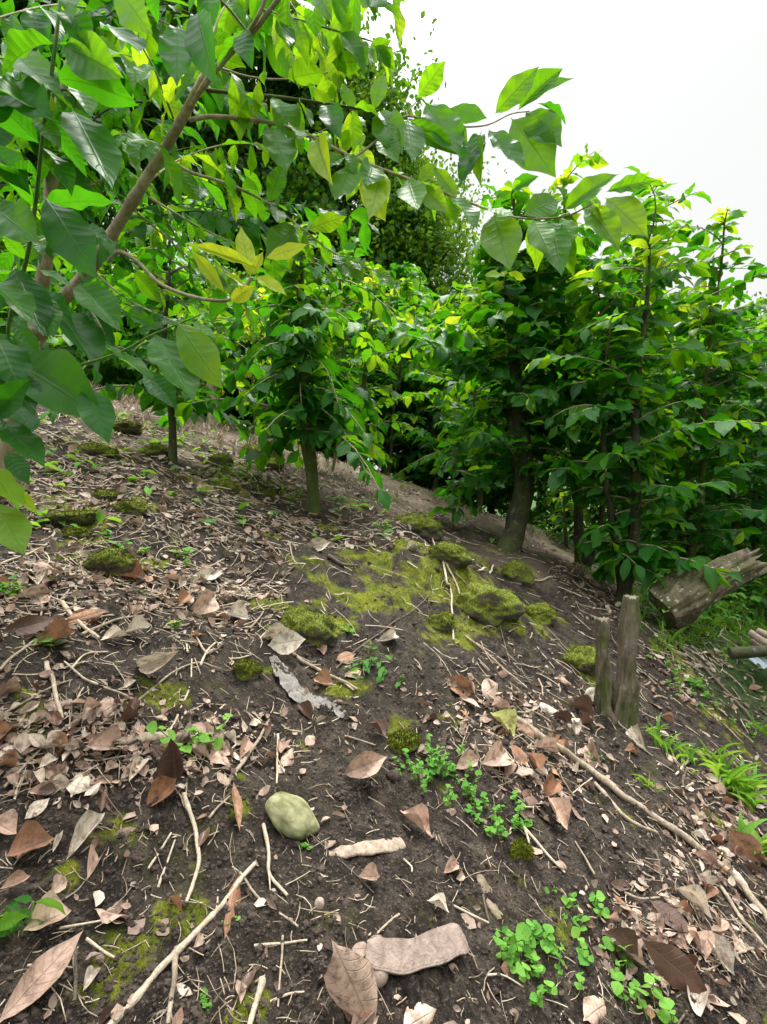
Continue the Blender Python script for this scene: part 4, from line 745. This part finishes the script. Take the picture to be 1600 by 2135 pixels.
def dleaf(p,D,Nn,L,wr,key,label,var=None):
    global nleaf
    wr=wr*.66; k=RNG.integers(0,len(DEAD)) if var is None else var; me=DM[int(k)*5+KEYS.index(key)]; D=nrm(D-Nn*np.dot(D,Nn)); S=np.cross(Nn,D)
    mt=Matrix(((D[0]*L,S[0]*L*wr,Nn[0]*L,p[0]),(D[1]*L,S[1]*L*wr,Nn[1]*L,p[1]),(D[2]*L,S[2]*L*wr,Nn[2]*L,p[2]),(0,0,0,1)))
    o=link('dead_leaf',me); o.matrix_world=mt; tag(o,label,'dead leaf','dead leaves fallen on the slope'); nleaf+=1
def shape_word(px0,py0,px1,py1):
    a=math.degrees(math.atan2(-(py1-py0),px1-px0))%180
    return 'flat lying' if a<25 or a>155 else 'upward slanting' if a<65 else 'downward slanting' if a>115 else 'upright'
HL=[(50,1950,145,1915,'d_pink',1.2),(-10,2140,160,1955,'d_pink',.5),(168,2085,205,2025,'d_pale',.7),(140,1800,217,1708,'d_pale',.45),(178,1850,212,1780,'d_pink',.6),(15,1792,112,1762,'d_rust',1.1),(52,1712,102,1675,'d_pale',.9),(-20,1600,45,1560,'d_pale',.9),(-20,1720,30,1750,'d_pink',1.),
(185,1512,257,1464,'d_pink',.8),(148,1675,188,1602,'d_pale',1.),(175,1665,210,1640,'d_pale',.8),(305,1690,368,1640,'d_rust',.8),(372,1628,362,1528,'d_dark',.7),(168,1572,268,1556,'d_pink',.9),(440,1560,478,1615,'d_pink',.9),(498,1590,515,1555,'d_pink',.8),(80,1610,120,1590,'d_pale',.9),(290,1390,385,1352,'d_pale',.5),
(262,1322,315,1322,'d_pale',.9),(370,1265,395,1245,'d_rust',1.2),(398,1285,445,1243,'d_pink',1.),(468,1282,520,1292,'d_pale',1.1),(562,1345,642,1332,'d_pale',.9),(655,1420,695,1432,'d_rust',1.2),(720,1415,755,1402,'d_pink',1.),(935,1412,992,1452,'d_rust',.8),(1000,1455,1040,1425,'d_pink',1.2),(1018,1498,1072,1538,'d_yellow',1.),
(1068,1502,1115,1545,'d_rust',1.),(998,1595,1058,1568,'d_pink',1.),(950,1605,995,1590,'d_pink',.9),(1128,1665,1165,1640,'d_rust',1.),(1138,1672,1178,1738,'d_pink',.7),(833,1698,897,1757,'d_pink',.6),(888,1888,930,1920,'d_pale',.7),(745,1835,785,1842,'d_pink',1.1),(590,1605,610,1570,'d_pink',.9),(635,1560,655,1540,'d_pink',1.),(715,1615,805,1578,'d_pink',.7),
(818,1540,860,1550,'d_rust',.9),(765,1515,800,1545,'d_dark',1.),(1352,1885,1440,1955,'d_dark',.8),(1330,1950,1460,2060,'d_dark',.55),(1250,1950,1330,2020,'d_dark',.9),(1405,1855,1478,1935,'d_pale',.35),(1510,1720,1590,1800,'d_rust',.7),(1520,1820,1560,1870,'d_pale',.7),(1225,1560,1262,1610,'d_pink',.9),(1450,1940,1520,2040,'d_pale',.5),
(500,2080,535,2030,'d_dark',.6),(688,1950,782,2160,'d_pink',.62),(700,2060,760,2140,'d_rust',.7),(835,2150,900,2110,'d_pink',1.),(1205,2140,1270,2090,'d_pink',.9),(470,1960,500,1830,'d_rust',.3),(245,1200,310,1215,'d_rust',.9),(60,1180,130,1195,'d_pink',.8),(20,1250,110,1235,'d_pink',.7),(130,1300,210,1275,'d_rust',.6),(0,1320,110,1290,'d_dark',.6),(150,1240,230,1260,'d_dark',.7),
(70,1350,150,1330,'d_rust',.6),(330,1215,420,1225,'d_pink',.6),(210,1340,270,1335,'d_pale',.7),(400,1200,460,1195,'d_pale',.6),(600,1090,660,1095,'d_pink',.7),(640,1140,690,1130,'d_pale',.8),(545,1335,600,1325,'d_pale',.6),(1210,1460,1250,1440,'d_pale',.8),(1100,1470,1150,1480,'d_pale',.7),(1150,1420,1190,1430,'d_pink',.8),(1180,1470,1235,1500,'d_dark',.8),(1110,1560,1160,1580,'d_pink',.8),
(1060,1560,1100,1600,'d_rust',.8),(1320,1520,1350,1570,'d_pale',.7),(960,1460,1000,1490,'d_pink',.7),(480,1650,495,1740,'d_rust',.35),(1440,1780,1490,1820,'d_pink',.7),(1280,1870,1330,1930,'d_rust',.5),(0,1860,60,1840,'d_pink',.7),(110,1780,130,1740,'d_pale',.4),(780,1340,820,1320,'d_pale',.7),(700,1380,740,1370,'d_rust',.8)]
for x0,y0,x1,y1,key,wr in HL:
    p0=G(x0,y0); p1=G(x1,y1); c=(p0+p1)/2; Nn=nrm(ground_normal(c[0],c[1])+RNG.normal(0,.15,3)+nrm(CAM-c)*.35); L=np.linalg.norm(p1-p0)*1.05
    if L>.12:
        lo_,hi_=((x0,y0),(x1,y1)) if y0>y1 else ((x1,y1),(x0,y0)); g_=G(*lo_); e_=G(*hi_); kq=1.
        for kq in np.linspace(1,0,21):
            f_=P(hi_[0],hi_[1],g_[1]+kq*(e_[1]-g_[1]))
            if np.linalg.norm(f_-g_)<.12: break
        p0,p1=(g_,f_) if y0>y1 else (f_,g_); c=(p0+p1)/2; L=np.linalg.norm(p1-p0)*1.05; sd_=nrm(np.cross(p1-p0,nrm(CAM-c))); Nn=nrm(np.cross(sd_,p1-p0)); Nn=Nn if np.dot(Nn,CAM-c)>0 else -Nn
    if (x0,y0)==(372,1628): p1=P(x1,y1,p0[1]); c=(p0+p1)/2; Nn=np.array([.2,-1,.1]); L=np.linalg.norm(p1-p0)
    lab=uniq(NAMES[key],'dead leaf' if key!='d_yellow' else 'fallen leaf',(x0+x1)/2,(y0+y1)/2,shape_word(x0,y0,x1,y1))
    pl_=math.hypot(x1-x0,y1-y0)*c[1]/F; L=min(L,1.35*pl_); dleaf(c+Nn*(.014+.02*L),p1-p0,Nn,L,max(.3*wr,min(wr,wr*1.15*pl_/L)),key,lab)
px,py,x,y,z=sample_ground(900,lambda a_,b_: litter_density(a_,b_)**1.5*np.clip((b_-1080)/150,0,1),(-20,1090,1620,2140))
for k in range(len(x)):
    if nleaf>=300: break
    Nn=nrm(ground_normal(x[k],y[k])+RNG.normal(0,.18,3)); an=RNG.uniform(0,6.28); D=np.array([math.cos(an),math.sin(an),0]); L=float(np.clip(RNG.normal(.052,.016),.028,.09)); key=KEYS[int(RNG.choice(4,p=[.3,.34,.2,.16]))]
    lab=uniq(NAMES[key],'dead leaf',px[k],py[k],('small ' if L<.06 else 'large ' if L>.095 else 'medium ')+['curled','twisted','flat','torn'][k%4])
    dleaf(np.array([x[k],y[k],z[k]+.008+.03*L]),D,Nn,L,RNG.uniform(.4,.95),key,lab)
ntw=0
def twig(pts,wpx,mat,label,lift=.006,fork=0):
    global ntw
    raw=np.array([G(*p) for p in pts]); s=raw[:,1].mean()/F; r=wpx*s/2; n=max(8,int(np.linalg.norm(raw[-1]-raw[0])/.012)); n=min(n,60); C=catmull(raw,n); zz=H(C[:,0],C[:,1]); C[:,2]=np.maximum(C[:,2],zz)*.5+zz*.5+lift+r
    C[:,:2]+=np.stack([vnoise(np.linspace(0,n/5,n),np.zeros(n)+ntw,5),vnoise(np.linspace(0,n/5,n),np.zeros(n)+ntw+.5,6)],-1)*r*.9
    a=Acc(); tube(a,C,r*np.linspace(1.1,.75,n)*(1+.18*np.exp(-((np.linspace(0,4,n)%1-.5)/.08)**2)),8,.15,.5,0,ntw%40)
    for _ in range(fork):
        i_=int(RNG.integers(n//4,max(n//4+1,3*n//4))); d=nrm(C[min(i_+2,n-1)]-C[i_]); e=C[i_]+(d+nrm(RNG.normal(0,1,3)*[1,1,.2])*.8)*RNG.uniform(.03,.07); tube(a,np.linspace(C[i_],e,5),np.linspace(r*.6,r*.3,5),6,.1)
    o=link('twig',a.mesh('twig',M[mat],True,C[0]),None,C[0]); tag(o,label,'twig','dead twigs lying on the slope'); ntw+=1
TW=[([(225,2160),(330,2040),(410,1960),(470,1890),(532,1812)],13,'twigpale',1),([(384,1665),(408,1740),(414,1812),(390,1892)],9,'twigpale',0),([(550,1728),(560,1790),(566,1835),(600,1878)],8,'twigpale',1),([(470,1652),(520,1580),(562,1508)],8,'twig',0),([(580,1538),(577,1642)],5,'twigpale',0),([(98,1390),(112,1440),(130,1508)],9,'twigpale',0),
([(130,1263),(165,1305),(207,1338)],8,'twigpale',0),([(568,1345),(640,1390),(748,1446)],8,'twig',1),([(1088,1728),(1130,1775),(1178,1828)],6,'twigpale',0),([(125,1945),(170,1938),(220,1927)],5,'twigpale',0),([(180,1968),(240,2008)],6,'twigpale',0),([(368,1990),(362,2060),(350,2150)],12,'twig',0),([(548,2050),(538,2090),(522,2160)],14,'twigpale',0),
([(500,1828),(550,1890),(622,1942)],5,'twig',0),([(530,1982),(590,1978),(642,1970)],5,'twigpale',0),([(684,1165),(712,1182),(745,1186)],8,'twigdark',0),([(898,1110),(925,1180),(940,1235),(946,1340)],4,'twigpale',0),([(925,1172),(955,1230),(978,1295)],4,'twigpale',0),([(0,1182),(60,1160),(112,1130)],4,'twigpale',0),
([(1380,1330),(1450,1380),(1500,1430),(1568,1505)],7,'twigdark',0),([(0,1405),(75,1340)],6,'twig',0),([(1060,1500),(1150,1560),(1240,1622),(1330,1690),(1470,1790),(1545,1855),(1615,1950)],15,'twig',1),([(1240,1640),(1310,1715),(1370,1745)],8,'twig',0),([(1470,1800),(1530,1900),(1600,1990)],8,'twig',0),([(560,1660),(450,1640)],3,'twigdark',0),
([(0,1500),(110,1440),(150,1425)],5,'twig',0),([(170,1330),(240,1300),(300,1290)],6,'twig',1),([(10,1650),(130,1530),(240,1480)],5,'twig',0),([(150,1400),(180,1370),(225,1365)],4,'twigpale',0),([(700,1400),(870,1270),(900,1240)],3,'twigdark',0),([(970,1330),(1100,1440)],4,'twig',0),([(1130,1300),(1200,1380)],4,'twigdark',0),
([(590,1960),(580,2110)],5,'twig',0),([(155,2100),(160,1990)],8,'twigdark',0),([(350,2060),(395,2040)],4,'twig',0),([(330,1860),(365,1760)],5,'twigpale',0),([(310,1820),(358,1745)],5,'twigpale',0),([(1000,1850),(1020,1930)],5,'twigdark',0),([(780,1870),(600,1700)],3,'twigdark',0),([(1240,1830),(1200,1760)],4,'twig',0),([(285,1470),(400,1390),(460,1400)],4,'twig',0),([(355,1530),(395,1440),(400,1380)],4,'twigpale',0)]
TN={'twigpale':'pale','twig':'grey brown','twigdark':'dark'}
special={0:'long bare pale stick slanting up from the bottom edge',21:'longest fallen branch running down the right of the slope',17:'thin pale vine stem leaning over the front of the mossy mound'}
for k,(pts,w_,mt_,fk) in enumerate(TW):
    cx_=sum(p[0] for p in pts)/len(pts); cy_=sum(p[1] for p in pts)/len(pts); ln=math.hypot(pts[-1][0]-pts[0][0],pts[-1][1]-pts[0][1])
    twig(pts,w_,mt_,special.get(k) or uniq(('long ' if ln>120 else 'short ')+TN[mt_],'twig',cx_,cy_,('bent' if len(pts)>2 else 'straight')+' '+shape_word(*pts[0],*pts[-1])),fork=fk)
px,py,x,y,z=sample_ground(700,lambda a_,b_: np.clip(litter_density(a_,b_)+.1,0,1)*np.clip((b_-1080)/200,0,1),(0,1090,1600,2130))
for k in range(len(x)):
    if ntw>=260: break
    an=RNG.choice([RNG.uniform(0,3.14),RNG.normal(.7,.4)]); ln=RNG.uniform(20,90)*(px[k]*0+1)*np.clip(1.4/y[k],.5,1.2); a0=(px[k],py[k]); a1=(px[k]+math.cos(an)*ln,py[k]+math.sin(an)*ln*(-1 if px[k]<700 else 1)*.8); mid_=((a0[0]+a1[0])/2+RNG.normal(0,ln*.08),(a0[1]+a1[1])/2+RNG.normal(0,ln*.08))
    mt_=['twigpale','twig','twigdark'][int(RNG.choice(3,p=[.35,.4,.25]))]
    twig([a0,mid_,a1],RNG.uniform(2,5),mt_,uniq(('long ' if ln>60 else 'short ')+TN[mt_],'twig',px[k],py[k],['bent','straight','crooked'][k%3]+' '+shape_word(*a0,*a1)))

# ------------------------------------------------------------------ small green plants
def herb(px,py,wpx,nst,leaf,label,tint=(.3,.9),h=.05,name='herb',cat='herb',tpls=ROUND,mat='herb',trail=0.0,group='low green herbs on the soil',per=3):
    g=G(px,py); s=g[1]/F; root=empty(name,g,label,cat,group); st=Acc(); lf=Acc()
    for i in range(nst):
        o=RNG.normal(0,.38,2)*wpx*s*np.array([1,.9]); x=g[0]+o[0]; y=g[1]+o[1]; b=np.array([x,y,float(H(x,y))]); d=nrm(RNG.normal(0,.35,3)*[1,1,0]+[0,-.1,1]); hh=h*RNG.uniform(.4,1.1); C=np.array([b,b+d*hh*.5+RNG.normal(0,.004,3),b+d*hh]); C=catmull(C,5)
        if nst<=4: s1=Acc(); tube(s1,C,.0013,6); link('stem',s1.mesh('stem',M['greenstem'],True,g),root)
        else: tube(st,C,.0011,4)
        for k in range(per):
            p=b+d*hh*(.45+.55*k/max(1,per-1)); az=RNG.uniform(0,6.28)
            for sg in (0,3.14): put_leaves(lf,p,np.array([math.cos(az+sg),math.sin(az+sg),RNG.uniform(-.4,.7)]),[RNG.normal(0,.45),RNG.normal(-.2,.45),1.],leaf*RNG.uniform(.3,.85),RNG.uniform(.9,1.3) if tpls is ROUND else .9,RNG.uniform(*tint),tpls)
    if nst>4: link('stems',st.mesh('stems',M['greenstem'],True,g),root)
    link('leaves',lf.mesh('leaves',M[mat],True,g),root)
herb(920,1640,95,20,.021,'thick patch of small round bright green leaves right of the oval stone',h=.07)
herb(900,1610,60,12,.02,'upper tuft of the round leaved patch near the moss topped stone',h=.06)
herb(990,1690,70,10,.022,'thin trail of round green leaves running down from the thick patch',h=.04)
herb(1030,1740,40,6,.02,'small green sprig below the thin leafy trail',h=.04)
herb(1075,1715,60,8,.02,'loose green sprigs beside the oval dark mossy stone',h=.04)
herb(1100,2020,95,15,.024,'lower herb patch of round bright leaves right of the long seed pod',h=.07,tint=(.4,1.))
herb(1150,1985,60,5,.026,'green tuft above the lower herb patch',h=.06)
herb(1250,1890,30,2,.028,'lone three leaved seedling above the large dark leaves',h=.03,per=2)
herb(1150,1860,40,3,.022,'tiny creeping sprig with four round leaves',h=.03,per=1)
herb(1190,1925,50,4,.026,'creeping sprig left of the large dark leaves',h=.04,per=1)
herb(1240,1990,110,7,.027,'round green leaves among the brown leaves at the bottom right',h=.05,per=2,tint=(.4,1.))
herb(1330,2100,90,6,.03,'bright green leaves at the bottom edge right of centre',h=.06,per=2,tint=(.5,1.))
herb(425,1570,34,5,.036,'bright green seedling beside the grey weathered wood',h=.12,tint=(.7,1.),name='seedling',cat='seedling',per=3)
herb(20,1965,36,4,.09,'glossy bright green seedling cut by the left edge at the bottom',h=.08,tint=(.4,.8),name='seedling',cat='seedling',tpls=HI,mat='leaf',per=2)
herb(795,1405,75,10,.055,'dark leaved herb left of a pale leaf in the middle of the slope',h=.05,tint=(.0,.35),tpls=MID,per=2)
herb(100,1352,34,2,.05,'two leaved seedling above the short pale stick on the left',h=.04,per=1,name='seedling',cat='seedling')
herb(475,1922,26,6,.012,'pale green crinkled lichen tuft beside the long bare stick',h=.01,tint=(.9,1.))
herb(638,1768,16,4,.012,'tiny mint green tuft below the oval stone',h=.01,tint=(.5,.8))
herb(735,1325,24,4,.025,'small green sprig at the foot of the bare topped boulder',h=.05)
herb(370,1320,24,2,.03,'small green sprig in the leaf litter left of the moss ball',h=.04)
herb(575,1480,16,1,.03,'single green leaf beside the plastic film',h=.03,per=1)
herb(280,1150,30,4,.03,'green sprig right of the far left mossy stone',h=.05)
herb(380,1170,40,5,.03,'green sprig in the brown leaves behind the litter',h=.05)
herb(20,1245,30,5,.03,'green sprig at the left edge in the litter',h=.05)
herb(805,1110,34,6,.03,'light green sprig left of the mound top',h=.06)
herb(1245,1590,40,4,.05,'pale grey green broad leaves beside the long fallen branch',h=.03,tint=(.1,.3),per=1,tpls=MID)
herb(435,2086,18,4,.012,'tiny green tuft near the bottom, right of the long bare stick',h=.01)
herb(1440,1440,120,26,.03,'loose green herbs growing on the bank right of the stumps',h=.06)
herb(1380,1230,90,22,.035,'light green herbs at the foot of the fallen log',h=.08)
herb(1270,1180,90,22,.03,'pale green herbs in the gap behind the thick leaning trunk',h=.08)
herb(490,995,70,22,.03,'bright green herbs between the pale forked trunk and the mossy stones',h=.05,tint=(.6,1.))
herb(380,920,70,24,.03,'yellow green herbs around the thin dark trunk',h=.08,tint=(.7,1.))
def tuft(px,py,n,L,wpx,label,tint=(.2,.9),w=.07):
    g=G(px,py); s=g[1]/F; a=Acc(); o=RNG.normal(0,.3,(n,2))*wpx*s; x=g[0]+o[:,0]; y=g[1]+o[:,1]; az=RNG.uniform(0,6.28,n); tl=RNG.uniform(.2,.9,n)
    D=np.stack([np.cos(az)*tl,np.sin(az)*tl,np.ones(n)],-1); Nn=np.stack([-np.cos(az),-np.sin(az),tl],-1); T_=GR
    put_leaves(a,np.stack([x,y,H(x,y)-.003],-1),D,Nn,L*RNG.uniform(.5,1.1,n),w,RNG.uniform(*tint,n),T_,0,True)
    o=link('grass_tuft',a.mesh('grass_tuft',M['grass'],True,g),None,g); tag(o,label,'grass tuft','grass tufts down the right side')
GR=[leaf_tpl(3,9,0,1,_rs.uniform(.8,1.9),.2,.2,0,_rs,0,.6) for _ in range(5)]
tuft(1545,1660,46,.17,70,'tall bright grass tuft near the right edge',w=.09); tuft(1500,1600,24,.12,60,'grass tuft just above the tall bright one'); tuft(1580,1780,14,.13,40,'broad bladed plant below the tall grass tuft at the right edge',w=.22)
tuft(1400,1575,20,.12,50,'grass tuft below the twin stumps',w=.09); tuft(1370,1540,10,.09,30,'small grass tuft at the foot of the thick stump'); tuft(1440,1590,12,.1,30,'sparse grass blades between the stumps and the tall tuft'); tuft(1590,1530,16,.1,40,'grass tuft at the edge above the tall bright one')
tuft(1470,1250,24,.16,80,'long grass under the raised end of the log'); tuft(1540,1260,24,.16,80,'long grass right of the raised end of the log'); tuft(1420,1290,36,.12,80,'short fresh grass in front of the log'); tuft(1500,1310,36,.12,80,'fresh grass between the log and the dark pole'); tuft(1240,1200,26,.1,60,'grass behind the twin stumps in the gap'); tuft(1350,1640,10,.08,30,'thin grass blades left of the tall tuft beside the branch')

SKYB,SKYG,SUN,EXPO=5.0,17.,3.0,0.62
# ------------------------------------------------------------------ light, sky, camera
w=bpy.data.worlds.new('World'); scene.world=w; w.use_nodes=True; nt=w.node_tree; nt.nodes.clear(); q=NT(nt)
EL,ROT=66,15
sky=q.n('ShaderNodeTexSky',sky_type='NISHITA',sun_disc=False,sun_elevation=R(EL),sun_rotation=R(ROT),dust_density=4.0,air_density=1.0)
hs=q.n('ShaderNodeHueSaturation'); hs.inputs['Saturation'].default_value=.12; q.link(sky.outputs[0],hs.inputs['Color'])
tc=q.n('ShaderNodeTexCoord').outputs['Generated']; sz=q.n('ShaderNodeSeparateXYZ',i_0=tc).outputs[2]
cl=q.math('MULTIPLY',q.math('ADD',1.0,q.math('MULTIPLY',q.math('MAXIMUM',q.math('SUBTRACT',sz,.6),0),SKYG)),SKYB)
nz_=q.noise(1.6,3,.5,tc); cl=q.math('MULTIPLY',cl,q.math('ADD',.95,q.math('MULTIPLY',nz_,.1)))
cc=q.n('ShaderNodeCombineColor'); q.link(cl,cc.inputs[0]); q.link(q.math('MULTIPLY',cl,1.015),cc.inputs[1]); q.link(q.math('MULTIPLY',cl,1.0),cc.inputs[2])
mx=q.mix(.85,hs.outputs[0],cc.outputs[0]); bg=q.n('ShaderNodeBackground'); q.link(mx,bg.inputs[0]); bg.inputs[1].default_value=.12; wo=q.n('ShaderNodeOutputWorld'); q.link(bg.outputs[0],wo.inputs[0])
sd=bpy.data.lights.new('sun','SUN'); sd.energy=SUN; sd.angle=R(12); sd.color=(1,.97,.9); so=link('sun',sd); 
dv=Vector((math.sin(R(ROT))*math.cos(R(EL)),math.cos(R(ROT))*math.cos(R(EL)),math.sin(R(EL)))); so.rotation_euler=dv.to_track_quat('Z','Y').to_euler()
cd=bpy.data.cameras.new('camera'); cam=link('camera',cd); cam.location=CAM; cam.rotation_euler=(R(90),0,0); cd.sensor_fit='VERTICAL'; cd.angle=R(90); cd.clip_start=.02; cd.clip_end=2000; scene.camera=cam
scene.view_settings.view_transform='Standard'; scene.view_settings.look='None'; scene.view_settings.exposure=EXPO; scene.view_settings.gamma=1
scene.render.resolution_x=767; scene.render.resolution_y=1024
scene.cycles.max_bounces=8; scene.cycles.transmission_bounces=6; scene.cycles.diffuse_bounces=4; scene.cycles.use_denoising=True
